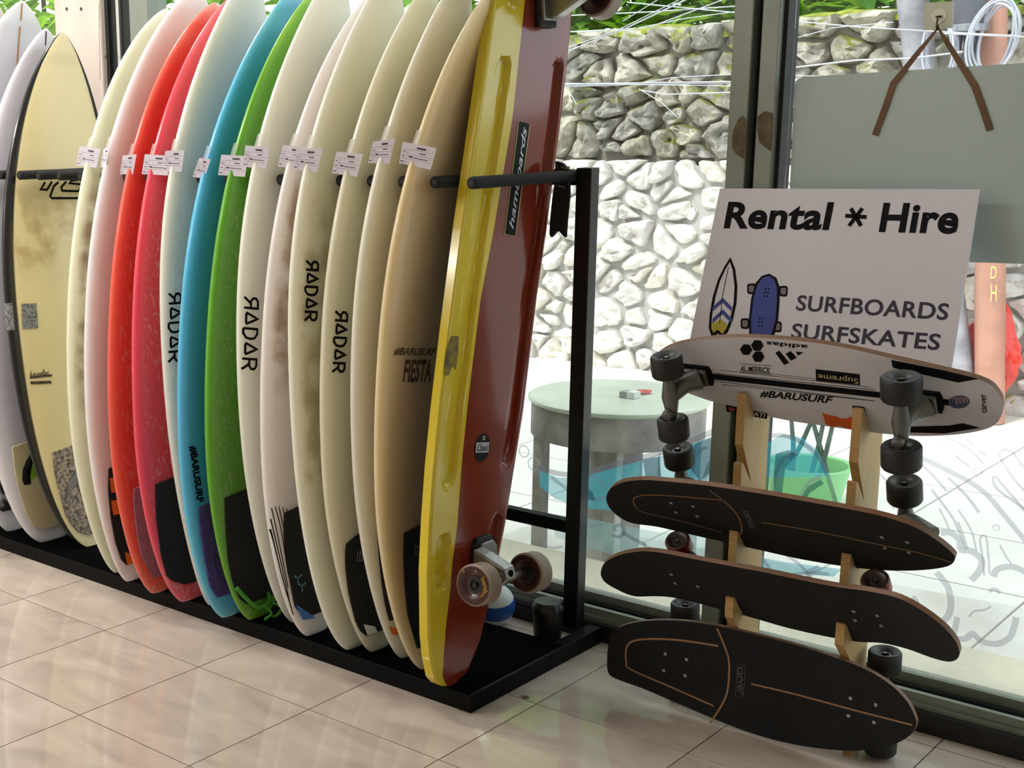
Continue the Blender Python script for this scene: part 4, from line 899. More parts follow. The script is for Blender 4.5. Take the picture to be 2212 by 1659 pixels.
def skate_truck(parent, surf, q, side, metal, wt, wf, core, r=.0345, wd=.05, axle=.20, hgt=.075, yaw=0, lean=0, swing=0, th=.0115, wpx=None):
    """truck on the side +1 (towards viewer) or -1 (behind) of the deck at surface point q"""
    nb = surf.n*side; b0 = surf.pos(q, 0 if side > 0 else -th); ex, ey = surf.ex, surf.ey
    base = MB(); cart(base, [(-.042, -.027), (.042, -.027), (.046, -.015), (.046, .015), (.042, .027), (-.042, .027), (-.046, .015), (-.046, -.015)], b0+nb*.003, ex, ey, nb, .008); tr = base.build('truck', BLACK if metal is not RUB else RUB, parent, bevel=.001)
    bp = MB(); cart(bp, [(-.038, -.022), (.038, -.022), (.038, .022), (-.038, .022)], b0+nb*.012, ex, ey, nb, .012); bp.build('baseplate', metal, tr, bevel=.004)
    ad = ey*math.cos(yaw)+ex*math.sin(yaw); ad = ad*math.cos(lean)+nb*math.sin(lean); c = b0+nb*hgt+ex*swing
    if wpx:                                  # upper wheel centre seen at this pixel, axle centre hgt off the deck
        d = ray(*wpx); off_ = np.dot(b0+nb*hgt+ad*axle/2-POS, nb)/np.dot(d, nb); c = POS+d*off_-ad*axle/2; swing = float(np.dot(c-b0, ex))
    ar = MB(); ar.tube([b0+nb*.015+ex*(.02 if swing <= 0 else -.02), b0+nb*.04+ex*swing*.4, c], [.026, .021, .017], 14); ar.build('pivot_arm', metal, tr, smooth=50)
    hg = MB(); hg.tube([c-ad*(axle/2-wd*.45), c-ad*.03, c, c+ad*.03, c+ad*(axle/2-wd*.45)], [.0085, .014, .019, .014, .0085], 14); hg.build('hanger', metal, tr, smooth=50)
    MB().lathe([(0, -.002), (.012, -.002), (.012, .007), (.008, .011), (0, .011)], c+nb*.018-ad*.028, nb, 16).build('bushing_cap', metal if metal is not RUB else BLACK, tr, smooth=40)
    MB().tube([c-ad*(axle/2+wd*.42), c+ad*(axle/2+wd*.42)], .004, 10).build('axle', STL, tr)
    for sg in (-1, 1): wheel(tr, c+ad*sg*axle/2, ad*sg, r, wd, wt, wf, core)
    return tr
WBK = mat('wheel_black_urethane', (20, 20, 21), .55, var=.2, vscale=40); WBF = mat('wheel_grey_face', (62, 62, 62), .45); WBC = mat('wheel_core', (36, 34, 33), .4)
DKM = mat('dull_truck_metal', (108, 109, 106), .4, .7, var=.15, vscale=20)
# --- white one, underside outwards
s1 = skate_surf((1640, 908), .588, 34)
k1 = thing('skateboard', 'white-bottomed skateboard with stickers, underside facing out, in the top slots', 'skateboard', s1.P, 'skateboards on the pine rack')
O1 = [(1404, 794), (1412, 772), (1450, 748), (1510, 735), (1580, 729), (1660, 731), (1740, 738), (1830, 752), (1930, 775), (2030, 798), (2100, 815), (2140, 832), (2160, 856), (2166, 878), (2160, 905), (2140, 923), (2100, 934), (2050, 940), (1990, 942), (1930, 939), (1860, 931), (1780, 920), (1700, 908), (1620, 890), (1540, 868), (1470, 843), (1425, 822), (1408, 808)]
deck(k1, s1, O1, [WHT, PLY, GRIP])
def dec(parent, surf, name, mt, fn):
    mb = MB(); fn(mb); return mb.build(name, mt, parent)
dec(k1, s1, 'centre_stripe', BLACK, lambda m_: put_poly(m_, s1, [(1440, 796), (2050, 863), (2052, 876), (1440, 808)]))
for px, wd in (([(1545, 806), (1890, 842)], .0016), ([(1555, 799), (1880, 836)], .0012), ([(1546, 823), (1890, 866)], .0016), ([(1560, 830), (1870, 864)], .0012), ([(1600, 800), (1850, 828)], .001)):
    dec(k1, s1, 'pinstripe', BLACK, lambda m_: put_line(m_, s1, px, wd))
for px in ([(1925, 777), (1929, 794), (2070, 826), (2115, 818), (2040, 800)], [(1965, 921), (1966, 934), (2040, 936), (2118, 924), (2080, 914), (2050, 919)]):
    dec(k1, s1, 'corner_block', BLACK, lambda m_: put_poly(m_, s1, px))
for c in ((1612, 755), (1636, 746), (1638, 770)):
    dec(k1, s1, 'hexagon', BLACK, lambda m_: put_poly(m_, s1, [(c[0]+13.5*math.cos(R(60*k+4)), c[1]+13*math.sin(R(60*k+4))) for k in range(6)]))
dec(k1, s1, 'sticker_lettering', BLACK, lambda m_: put_text(m_, s1, 'adidas', (1745, 745), (1656, 737), (1744, 754), bold=.02))
for px in ([(1675, 762), (1683, 757), (1705, 783), (1694, 788)], [(1697, 764), (1708, 758), (1721, 772), (1709, 779)], [(1719, 759), (1736, 761), (1724, 768)]): dec(k1, s1, 'sticker_bar', BLACK, lambda m_: put_poly(m_, s1, px))
dec(k1, s1, 'sticker_lettering', BLACK, lambda m_: put_text(m_, s1, 'AL MERRICK', (1599, 801), (1663, 806), (1601, 789), bold=.012))
for px in ([(1598, 785), (1666, 790)], [(1598, 803), (1666, 809)]): dec(k1, s1, 'sticker_rule', BLACK, lambda m_: put_line(m_, s1, px, .0012))
bx_ = dec(k1, s1, 'black_sticker', BLACK, lambda m_: put_poly(m_, s1, [(1762, 797), (1857, 808), (1858, 832), (1763, 822)]))
MBs = MB(); put_text(MBs, s1, 'Supreme', (1854, 813), (1767, 803), (1855, 829), .0014); MBs.build('sticker_lettering', mat('pale_gold_print', (196, 186, 130), .5), bx_)
dec(k1, s1, 'sticker_lettering', BLACK, lambda m_: put_text(m_, s1, '#BARUSURF', (1641, 858), (1796, 873), (1644, 842), bold=.025, shear=.12))
bx_ = dec(k1, s1, 'black_sticker', BLACK, lambda m_: put_poly(m_, s1, [(1568, 874), (1658, 893), (1657, 905), (1570, 889)]))
MBs = MB(); put_text(MBs, s1, 'DUCATI', (1594, 891), (1654, 902), (1594, 882), .0014, bold=.02, shear=.2); MBs.build('sticker_lettering', WHITE, bx_)
MBs = MB(); put_poly(MBs, s1, [(1573, 878), (1588, 881), (1585, 888), (1576, 887)], .0014); MBs.build('sticker_shield', mat('dull_red', (150, 60, 66), .5), bx_)
dec(k1, s1, 'black_sticker', BLACK, lambda m_: put_poly(m_, s1, [(1841, 876), (1867, 879), (1874, 922), (1848, 918)]))
dec(k1, s1, 'orange_sticker', mat('orange_vinyl', (196, 84, 26), .5), lambda m_: put_poly(m_, s1, [(1775, 891), (1790, 896), (1806, 899), (1815, 903), (1830, 904), (1838, 898), (1844, 912), (1843, 928), (1826, 924), (1812, 919), (1798, 922), (1783, 915), (1780, 902)]))
fl = dec(k1, s1, 'oval_sticker', mat('sticker_blue_grey', (64, 74, 104), .5), lambda m_: oval(m_, s1, (2072, 868), 23, 14, .0008))
for k in range(4):
    dec(fl, s1, 'sticker_stripe', mat('sticker_pink', (176, 130, 134), .5), lambda m_: put_line(m_, s1, [(2058+k*8, 857), (2066+k*8, 862), (2068+k*7, 872-k*1.5)], .003, .0014))
dec(k1, s1, 'tail_lettering', BLACK, lambda m_: put_text(m_, s1, 'carver', (2132, 891), (2130, 851), (2122, 891), bold=.008))
skate_truck(k1, s1, s1.hit(1498, 806), 1, DKM, WBK, WBF, WBC, axle=.15, hgt=.085, wpx=(1441, 790), lean=-.36, yaw=-.03)
skate_truck(k1, s1, s1.hit(1985, 862), 1, DKM, WBK, WBF, WBC, axle=.147, hgt=.08, wpx=(1947, 838), lean=-.36, r=.038)
# --- black-topped ones, grip outwards
def skate(name_lbl, surf, outl, trucks, lines, bolts, logo=None, **tk):
    k = thing('skateboard', name_lbl, 'skateboard', surf.P, 'skateboards on the pine rack')
    deck(k, surf, outl, [GRIP, PLY, PLY])
    for px, wd in lines: dec(k, surf, 'wood_line', LINE, lambda m_: put_line(m_, surf, px, wd, sm=5))
    for p in bolts:
        o = surf.hit(*p); MB().lathe([(0, .0018), (.0032, .0014), (.0042, .0003), (.0042, -.002)], surf.pos(o), surf.n, 12).build('bolt', mat('bolt_zinc', (170, 166, 158), .35, .6), k)
    if logo:
        p0, p1, ph, fr_ = logo
        lg = dec(k, surf, 'logo_lettering', mat('grey_logo', (84, 82, 78), .7), lambda m_: put_text(m_, surf, 'carver', p0, p1, ph, bold=.01, shear=.15))
        dec(k, surf, 'logo_outline', MATS['grey_logo'], lambda m_: put_line(m_, surf, fr_, .0012, closed=True))
    for p, kw in trucks: skate_truck(k, surf, surf.hit(*p), -1, th=.0115, **{**tk, **kw})
    return k
s2 = skate_surf((1600, 1180), .575, 42)
O2 = [(1309, 1075), (1318, 1056), (1345, 1042), (1390, 1037), (1440, 1040), (1520, 1048), (1610, 1061), (1700, 1076), (1790, 1092), (1870, 1107), (1930, 1122), (1985, 1143), (2030, 1172), (2058, 1196), (2063, 1208), (2050, 1222), (2010, 1230), (1950, 1233), (1880, 1230), (1800, 1220), (1720, 1206), (1640, 1188), (1560, 1170), (1480, 1152), (1420, 1138), (1365, 1130), (1335, 1115), (1315, 1095)]
skate('black-topped skateboard with tan line pattern held in the pine rack above the kicktail board', s2, O2,
      [((1500, 1096), dict(wpx=(1466, 985))), ((1975, 1180), dict(wpx=(1954, 1060)))],
      [([(1558, 1080), (1480, 1073), (1410, 1069), (1378, 1072), (1368, 1081), (1376, 1098), (1395, 1108), (1470, 1125), (1560, 1150)], .0032), ([(1533, 1059), (1565, 1083), (1590, 1108), (1602, 1135), (1600, 1155), (1590, 1172)], .0032), ([(1645, 1128), (1760, 1147), (1900, 1176), (1985, 1194), (2055, 1214)], .0032)],
      [(1450, 1087), (1497, 1094), (1460, 1107), (1506, 1115), (1905, 1161), (1960, 1172), (1911, 1184), (1963, 1194)],
      ((1606, 1104), (1622, 1144), (1615, 1102), [(1603, 1102), (1613, 1104), (1637, 1144), (1626, 1146)]),
      metal=DKM, wt=WBK, wf=WBF, core=WBC, axle=.15, hgt=.085, lean=.4)
def kick(a): return .0+.05*(max(0, abs(a+ -.0675)-.24)/.17)**2
s3 = skate_surf((1590, 1314), .568, 41, bend=None)
xm = (s3.hit(1297, 1240)[0]+s3.hit(2073, 1415)[0])/2
s3.bend = lambda a: .042*(max(0, abs(a-xm)-.235)/.18)**1.6
O3 = [(1297, 1240), (1303, 1220), (1325, 1204), (1360, 1194), (1400, 1191), (1440, 1196), (1500, 1208), (1580, 1223), (1660, 1238), (1740, 1255), (1820, 1270), (1880, 1278), (1940, 1292), (1990, 1318), (2040, 1356), (2066, 1388), (2073, 1412), (2064, 1426), (2045, 1429), (2010, 1420), (1960, 1402), (1910, 1390), (1850, 1386), (1780, 1374), (1700, 1356), (1620, 1333), (1540, 1312), (1480, 1296), (1420, 1288), (1370, 1288), (1330, 1272), (1305, 1256)]
skate('plain black kicktail skateboard with both ends bent and red wheels in the pine rack', s3, O3,
      [((1482, 1250), dict(wpx=(1467, 1176))), ((1880, 1335), dict(wpx=(1893, 1262)))], [], [(1450, 1241), (1458, 1260), (1507, 1267), (1844, 1321), (1895, 1330), (1847, 1340), (1904, 1352)], None,
      metal=RUB, wt=mat('wheel_red_urethane', (112, 20, 20), .35), wf=mat('wheel_dark_face', (50, 34, 26), .4), core=WBC, axle=.15, hgt=.06, r=.029, wd=.038, lean=.0)
s4 = skate_surf((1750, 1612), None, 5, z=.022)
O4 = [(1311, 1440), (1313, 1400), (1322, 1368), (1350, 1350), (1400, 1341), (1470, 1341), (1550, 1352), (1640, 1373), (1720, 1394), (1800, 1419), (1870, 1446), (1925, 1480), (1960, 1516), (1977, 1550), (1979, 1566), (1970, 1584), (1945, 1602), (1905, 1616), (1850, 1622), (1780, 1618), (1700, 1605), (1620, 1583), (1540, 1552), (1460, 1518), (1390, 1488), (1340, 1470), (1317, 1458)]
skate('black-topped skateboard with tan line pattern standing upright on the tiled floor', s4, O4,
      [((1460, 1437), dict(wpx=(1480, 1322))), ((1865, 1535), dict(wpx=(1911, 1428)))],
      [([(1551, 1395), (1470, 1383), (1410, 1380), (1370, 1384), (1354, 1398), (1353, 1430), (1363, 1446), (1450, 1484), (1542, 1525)], .0048), ([(1549, 1357), (1565, 1395), (1575, 1430), (1572, 1490), (1558, 1525), (1534, 1562)], .0044), ([(1623, 1477), (1720, 1500), (1850, 1535), (1971, 1566)], .0044)],
      [(1437, 1413), (1483, 1425), (1434, 1449), (1480, 1460), (1837, 1509), (1892, 1523), (1833, 1547), (1888, 1561)],
      ((1593, 1440), (1594, 1500), (1604, 1440), [(1594, 1434), (1603, 1435), (1610, 1440), (1606, 1502), (1596, 1507), (1589, 1503)]),
      metal=DKM, wt=WBK, wf=WBF, core=WBC, axle=.2, hgt=.085)
# ================================================================== RENTAL SIGN leaning against the shop window
sg_ = Sheet(yp(1835, 408, .895), (1, 0, .004), (0, .17, 1))
sign = thing('rental_sign', 'white rental sign with surfboard and skateboard pictures leaning on the window', 'sign', sg_.pos(sg_.hit(1760, 800)))
q = [sg_.hit(*p) for p in ((1555, 407), (2117, 409), (2050, 830), (1480, 785))]
PAPER = mat('sign_board_white', (220, 217, 228), .45, var=.02, vscale=3)
MB().prism([sg_.pos(p) for p in q], -sg_.n*.004).build('panel', PAPER, sign)
def sdec(name, mt, fn):
    mb = MB(); fn(mb); return mb.build(name, mt, sign)
INKB = mat('sign_ink', (16, 13, 20), .7, spec=.15); INKV = mat('sign_violet_ink', (44, 36, 62), .55)
sdec('lettering', INKB, lambda m_: put_text(m_, sg_, 'Rental', (1563, 494), (1790, 498), (1574, 436), bold=.032, spacing=1.04))
sdec('lettering', INKB, lambda m_: put_text(m_, sg_, 'Hire', (1898, 502), (2066, 506), (1909, 438), bold=.032, spacing=1.04))
for px in ([(1826, 466), (1872, 469)], [(1838, 450), (1860, 488)], [(1863, 450), (1834, 488)]): sdec('asterisk_stroke', INKB, lambda m_: put_line(m_, sg_, px, .009))
sdec('lettering', INKV, lambda m_: put_text(m_, sg_, 'SURFBOARDS', (1719, 671), (2046, 692), (1724, 637), bold=.018, spacing=1.05))
sdec('lettering', INKV, lambda m_: put_text(m_, sg_, 'SURFSKATES', (1708, 731), (2028, 757), (1713, 698), bold=.018, spacing=1.05))
OB = [(1578, 556), (1566, 574), (1551, 604), (1540, 640), (1533, 680), (1531, 708), (1536, 724), (1542, 730), (1551, 720), (1560, 731), (1572, 718), (1583, 692), (1591, 655), (1593, 618), (1588, 580)]
sdec('board_picture_outline', INKB, lambda m_: put_poly(m_, sg_, OB, .0006))
IB = [(1577, 566), (1568, 581), (1556, 607), (1546, 642), (1539, 680), (1537, 706), (1541, 719), (1551, 712), (1561, 722), (1568, 712), (1577, 690), (1585, 655), (1587, 618), (1583, 584)]
sdec('board_picture_fill', PAPER, lambda m_: put_poly(m_, sg_, IB, .001))
BLU = mat('sign_blue', (52, 66, 150), .55); YLW = mat('sign_yellow', (184, 172, 50), .55)
for dy in (0, 25): sdec('chevron', BLU, lambda m_: put_poly(m_, sg_, [(1540+0*dy, 663+dy), (1562, 643+dy), (1582, 664+dy), (1580, 673+dy), (1561, 654+dy), (1539, 674+dy)], .0014))
sdec('board_picture_tail', YLW, lambda m_: put_poly(m_, sg_, [(1537, 700), (1558, 690), (1573, 702), (1565, 717), (1561, 722), (1551, 712), (1541, 719), (1537, 708)], .0014))
sdec('board_picture_line', INKB, lambda m_: put_line(m_, sg_, [(1574, 577), (1561, 640), (1555, 700)], .0014, .0018))
WHP = mat('sign_grey_pink', (132, 110, 124), .55)
for c in ((1624, 624), (1693, 629), (1610, 699), (1680, 706)):
    pts = lambda s_: [(c[0]+s_*x, c[1]+s_*y) for x, y in ((-8, -11), (5, -12), (9, -8), (8, 9), (4, 12), (-7, 11), (-10, 7), (-10, -7))]
    o = sdec('wheel_picture', INKB, lambda m_: put_poly(m_, sg_, pts(1), .0006)); sdec('wheel_picture_fill', WHP, lambda m_: put_poly(m_, sg_, pts(.62), .001))
SO = [(1662, 591), (1646, 596), (1632, 612), (1623, 645), (1618, 690), (1619, 735), (1664, 740), (1674, 720), (1681, 690), (1684, 650), (1684, 620), (1677, 600)]
SI = [(1662, 596), (1648, 600), (1637, 614), (1628, 646), (1623, 690), (1624, 730), (1661, 734), (1669, 716), (1676, 690), (1679, 650), (1679, 622), (1673, 604)]
sdec('skate_picture_outline', INKB, lambda m_: put_poly(m_, sg_, SO, .0012)); sdec('skate_picture_fill', BLU, lambda m_: put_poly(m_, sg_, SI, .0016))
for k in range(3):
    for x0, y0 in ((1654, 624), (1642, 688)):
        for dx in (0, 7): sdec('bolt_dot', INKB, lambda m_: put_disc(m_, sg_, (x0+dx-k*1.2, y0+k*8), .0022, .002, seg=8))

# ================================================================== PLAIN PANEL hung on the glass by brown straps
hp = Sheet((2.0, GY-.016, 1.3), (1, 0, 0), (0, 0, 1))
hang = thing('hanging_panel', 'plain grey-white plastic panel hung on the window glass by brown straps', 'sign', hp.pos(hp.hit(2020, 560)))
hq = [(1718, 186), (1723, 172), (1738, 166), (1900, 156), (2100, 143), (2300, 131), (2325, 134), (2332, 146), (2314, 560), (2306, 570), (2290, 572), (2095, 566), (1900, 560), (1712, 553), (1704, 546), (1702, 530)]
MB().prism([hp.pos(hp.hit(*p)) for p in hq], hp.n*.004).build('panel', mat('hanging_panel_plastic', (174, 190, 188), .45, var=.04, vscale=2.5), hang)
STRP = mat('brown_strap', (104, 74, 46), .6, var=.2, vscale=25)
for px in ([(2027, 63), (1990, 108), (1955, 152), (1932, 180), (1915, 230), (1892, 292)], [(2028, 60), (2050, 95), (2083, 148), (2107, 186), (2124, 232), (2140, 281)]):
    mb = MB(); q = [hp.hit(*p) for p in px]; vs, fs = ribbon(q, [.004, .0105, .0125, .0135, .0135, .0135]); n = len(vs); mb.add([hp.pos(v, .007) for v in vs]+[hp.pos(v, .0055) for v in vs], fs+[tuple(i+n for i in f) for f in fs]); mb.build('strap', STRP, hang)
hk = thing('adhesive_hook', 'clear square adhesive hook stuck on the window above the hanging panel', 'hook', hp.pos(hp.hit(2025, 60)))
MB().prism([hp.pos(hp.hit(*p), -.009) for p in ((1993, 6), (2057, 2), (2056, 60), (1993, 66))], hp.n*.002).build('pad', mat('hook_pad', (200, 204, 188), .3), hk)
mb = MB(); put_disc(mb, hp, (2026, 34), .016, -.0062, seg=18); mb.build('hook_boss', mat('hook_boss', (222, 224, 206), .3), hk)
mb = MB(); mb.tube([hp.pos(hp.hit(*p), o) for p, o in (((2020, 36), -.005), ((2032, 35), -.004), ((2026, 36), 0), ((2024, 58), .004), ((2026, 64), .008), ((2031, 54), .010))], .0018, 8); mb.build('wire_hook', mat('hook_wire', (70, 62, 44), .4, .7), hk, smooth=60)

# ================================================================== WAVE MURAL: vinyl lines and fills on the inside of the glass
gl_ = Sheet((2.0, GY-.0012, .5), (1, 0, 0), (0, 0, 1))
mural = thing('window_mural', 'grey and teal vinyl wave drawing stuck low on the shop window glass', 'window decal', gl_.pos(gl_.hit(1700, 1500)))
LNM = film('vinyl_grey_line', (176, 178, 196), .5); TEAL = film('vinyl_teal', (80, 200, 222), .6); DTEAL = film('vinyl_dark_teal', (28, 96, 130), .62); PALE = film('vinyl_pale_aqua', (170, 225, 230), .4); DGR = film('vinyl_dark_grey', (130, 132, 148), .55); LGRN = film('vinyl_green', (120, 200, 130), .5)
def ml(px, wd, mt=LNM, sm=5, off=.0): mb = MB(); put_line(mb, gl_, px, wd*.00115, off, sm=sm); mb.build('mural_line', mt, mural)
def mp2(px, mt, off=-.0003): mb = MB(); put_poly(mb, gl_, px, off); mb.build('mural_fill', mt, mural)
mp2([(1165, 1016), (1206, 1032), (1257, 1031), (1333, 1009), (1434, 983), (1536, 943), (1536, 1110), (1400, 1110), (1262, 1098), (1200, 1078), (1165, 1050)], TEAL)
mp2([(1240, 1036), (1262, 1046), (1282, 1066), (1286, 1082), (1262, 1074), (1240, 1054)], DTEAL, .0003)
mp2([(1388, 992), (1424, 986), (1432, 1060), (1400, 1060)], DTEAL, .0003); mp2([(1500, 960), (1536, 945), (1536, 1020), (1512, 1040), (1490, 1010)], DTEAL, .0003)
mp2([(1650, 960), (1690, 938), (1730, 944), (1762, 968), (1780, 1000), (1792, 1030), (1640, 1032)], TEAL); mp2([(1640, 1032), (1792, 1032), (1812, 1090), (1632, 1072)], LGRN)
mp2([(1676, 980), (1704, 972), (1722, 982), (1696, 1010), (1688, 1080), (1672, 1076), (1672, 1020)], DTEAL, .0003); mp2([(1772, 1036), (1780, 1044), (1748, 1066), (1738, 1086), (1726, 1084), (1744, 1052)], DTEAL, .0003)
mp2([(1190, 1110), (1270, 1120), (1420, 1150), (1530, 1150), (1530, 1200), (1480, 1220), (1330, 1200), (1200, 1160)], PALE)
mp2([(1620, 1200), (1700, 1215), (1760, 1222), (1820, 1230), (1800, 1246), (1740, 1240), (1690, 1244), (1650, 1232), (1620, 1226)], TEAL)
mp2([(1320, 1215), (1450, 1185), (1540, 1180), (1560, 1210), (1440, 1240)], PALE)
ml([(1163, 1010), (1206, 1023), (1257, 1023), (1333, 1002), (1434, 975), (1535, 934), (1600, 905)], 13, DGR)
for x in (1348, 1385, 1425): ml([(x, 1002-(x-1333)*.27), (x-2, 1036), (x+2, 1060)], 7)
ml([(1190, 1030), (1230, 1060), (1262, 1078), (1312, 1076)], 9); ml([(1262, 1026), (1290, 1034), (1306, 1056)], 7); ml([(1534, 1000), (1524, 1030), (1519, 1044)], 12); ml([(1490, 1050), (1500, 990), (1525, 965)], 7)
for c, r_ in (((1132, 975), 15), ((1153, 1002), 17), ((2034, 956), 6), ((2112, 1019), 8), ((2152, 1140), 6)):
    mb = MB(); put_disc(mb, gl_, c, r_*.00112, ring=.005 if r_ > 10 else .0022, off=0); mb.build('mural_ring', LNM, mural)
ml([(1330, 1148), (1328, 1138), (1340, 1134), (1348, 1142), (1346, 1154), (1336, 1160), (1322, 1156)], 8, DGR); ml([(1345, 1150), (1370, 1165), (1395, 1178)], 10, DGR); ml([(1250, 1128), (1275, 1136), (1300, 1132)], 7); ml([(1390, 1175), (1420, 1195), (1455, 1220)], 7)
ml([(1172, 1160), (1180, 1178), (1195, 1184), (1215, 1180)], 7); ml([(1230, 1175), (1248, 1168), (1258, 1158)], 7)
ml([(1650, 945), (1690, 940), (1730, 955), (1770, 990), (1792, 1040), (1806, 1090)], 10, DGR); ml([(1722, 976), (1690, 995), (1674, 1030), (1668, 1076)], 9); ml([(1775, 1028), (1745, 1045), (1725, 1083)], 9)
ml([(1893, 949), (1945, 968), (2001, 994), (2050, 1018), (2098, 1043), (2135, 1072), (2167, 1110), (2212, 1165), (2240, 1205)], 10)
for px, wd in (([(1893, 968), (1920, 985), (1945, 1010)], 8), ([(1993, 1005), (2018, 1030), (2045, 1061)], 5), ([(2048, 1032), (2085, 1068), (2115, 1107)], 6), ([(2012, 1057), (2045, 1100), (2065, 1132), (2087, 1187)], 5), ([(2029, 1099), (2040, 1120), (2051, 1143)], 4),
               ([(2070, 1101), (2098, 1146), (2109, 1190)], 4), ([(2069, 1126), (2082, 1160), (2090, 1184)], 4), ([(2043, 944), (2080, 962), (2108, 984), (2126, 1004)], 5), ([(2087, 949), (2101, 961)], 5), ([(2115, 973), (2130, 984)], 5), ([(2065, 985), (2096, 1010)], 5),
               ([(2240, 1022), (2212, 1010), (2187, 977), (2167, 972), (2159, 983), (2170, 1005), (2195, 1041), (2225, 1072)], 5), ([(2215, 1105), (2167, 1049), (2151, 1030), (2145, 1038), (2153, 1055), (2181, 1077), (2215, 1100)], 5),
               ([(2126, 1243), (2122, 1200), (2117, 1170), (2121, 1158), (2130, 1160), (2134, 1190), (2138, 1240)], 4), ([(2160, 1177), (2172, 1200), (2184, 1218)], 4), ([(1900, 1022), (1920, 1050), (1930, 1100)], 4),
               ([(2032, 1151), (2054, 1151), (2073, 1168), (2076, 1187), (2098, 1190), (2120, 1209), (2117, 1231), (2098, 1254)], 13), ([(2146, 1246), (2152, 1232), (2170, 1225), (2195, 1226), (2230, 1245)], 12), ([(2023, 1236), (2048, 1269), (2054, 1310), (2045, 1334), (2026, 1347)], 13), ([(1971, 1289), (1980, 1300), (1981, 1312)], 11),
               ([(2068, 1333), (2062, 1363), (2056, 1377), (2084, 1380), (2101, 1369), (2120, 1385), (2153, 1391), (2181, 1377), (2192, 1350), (2195, 1333)], 12), ([(2137, 1278), (2148, 1272), (2160, 1281)], 7), ([(2093, 1332), (2106, 1320), (2125, 1318), (2141, 1310)], 4), ([(1640, 1195), (1660, 1225), (1680, 1245), (1740, 1238), (1790, 1240)], 8), ([(1700, 1200), (1730, 1222), (1752, 1250)], 8), ([(1760, 1262), (1744, 1240), (1770, 1225)], 11)):
    ml(px, wd)
mb = MB(); put_poly(mb, gl_, [(700, 1300), (1180, 1120), (1540, 1190), (2300, 1330), (2330, 1640), (700, 1330)], -.0006)
mb.build('dust_film', film('glass_dust', (214, 212, 204), .30, var=.7, vscale=6), mural)

# ================================================================== THINGS BEHIND THE RACK
bc = yp(1064, 1296, .765); br = .064
ball = thing('ball', 'small blue and white striped ball behind the long skateboard', 'ball', (bc[0], bc[1], 0))
def bpt(la, lo_, r=br):
    ax_ = np.array([.15, -.2, 1.]); ax_ /= np.linalg.norm(ax_); u_ = np.cross(ax_, [1, 0, 0]); u_ /= np.linalg.norm(u_); v_ = np.cross(ax_, u_)
    return np.array([bc[0], bc[1], br+.0])+r*(math.sin(la)*ax_+math.cos(la)*(math.cos(lo_)*u_+math.sin(lo_)*v_))
for a0, a1, mt in ((-90, -38, mat('ball_teal', (30, 86, 120), .4)), (-38, -16, mat('ball_white', (208, 214, 214), .4)), (-16, 24, mat('ball_blue', (26, 78, 158), .4)), (24, 90, MATS['ball_white'])):
    mb = MB(); NL, NO = 8, 32
    for i in range(NL+1):
        for j in range(NO): mb.v.append(tuple(bpt(R(a0+(a1-a0)*i/NL), 2*math.pi*j/NO)))
    mb.f = [(i*NO+j, i*NO+(j+1) % NO, (i+1)*NO+(j+1) % NO, (i+1)*NO+j) for i in range(NL) for j in range(NO)]; mb.mi = [0]*len(mb.f); mb.build('panel_band', mt, ball, smooth=80)
tc_ = yp(1182, 1380, .735); tm = thing('tumbler', 'dark lidded tumbler standing on the floor behind the rack post', 'tumbler', (tc_[0], tc_[1], 0))
DKB = mat('dark_brown_plastic', (22, 17, 15), .4)
MB().lathe([(0, 0), (.032, 0), (.036, .01), (.041, .1), (.041, .105), (0, .105)], (tc_[0], tc_[1], 0), (0, 0, 1)).build('cup', DKB, tm, smooth=40)
MB().lathe([(.043, .1), (.044, .118), (.036, .132), (0, .134)], (tc_[0], tc_[1], 0), (0, 0, 1)).build('lid', mat('black_lid', (15, 15, 16), .3), tm, smooth=40)
for nm, px, rr in (('dry_leaf', (1133, 1506), .012),):
    c = zp(*px, .001); tag(MB().add([c+np.array([-.013, 0, 0]), c+np.array([.002, .006, .003]), c+np.array([.015, .004, .001]), c+np.array([.004, -.006, .004])], [(0, 1, 2, 3)]).build(nm, mat('dry_leaf', (110, 80, 40), .8)), 'tiny brown dry leaf scrap lying on the floor tiles', 'leaf')
# ================================================================== OUTSIDE THINGS
tz = .5; tcx, tcy = 1.04, 1.73; tr_ = .30
tb = thing('round_table', 'low round weathered table with a pale green top outside the window', 'table', (tcx, tcy, GZ))
MB().lathe([(0, tz-.02), (tr_-.01, tz-.02), (tr_, tz-.012), (tr_, tz-.004), (tr_-.006, tz), (0, tz)], (tcx, tcy, 0), (0, 0, 1), 48).build('table_top', mat('pale_green_top', (206, 214, 198), .25, var=.08, vscale=7), tb, smooth=30)
MB().lathe([(tr_-.03, tz-.13), (tr_-.012, tz-.13), (tr_-.012, tz-.021), (tr_-.03, tz-.021)], (tcx, tcy, 0), (0, 0, 1), 48).build('apron', mat('weathered_grey_wood', (158, 154, 150), .9, var=.3, vscale=9, bump=.3, bscale=30), tb, smooth=30)
for k in range(4):
    a = .5+k*math.pi/2; x, y = tcx+(tr_-.05)*math.cos(a), tcy+(tr_-.05)*math.sin(a)
    MB().box((x-.022, y-.022, GZ), (x+.022, y+.022, tz-.1)).build('leg', MATS['weathered_grey_wood'], tb, bevel=.006)
MB().lathe([(.09, GZ), (.09, tz-.03)], (tcx, tcy, 0), (0, 0, 1), 20).build('pedestal', MATS['weathered_grey_wood'], tb, smooth=40)
pc = zp(1360, 852, tz+.011); ck = thing('cigarette_pack', 'small grey and white cigarette pack lying on the round table', 'cigarette pack', (pc[0], pc[1], tz))
MB().box((pc[0]-.028, pc[1]-.02, tz), (pc[0]+.028, pc[1]+.02, tz+.022)).build('box', mat('pack_grey', (150, 156, 156), .5), ck, bevel=.002)
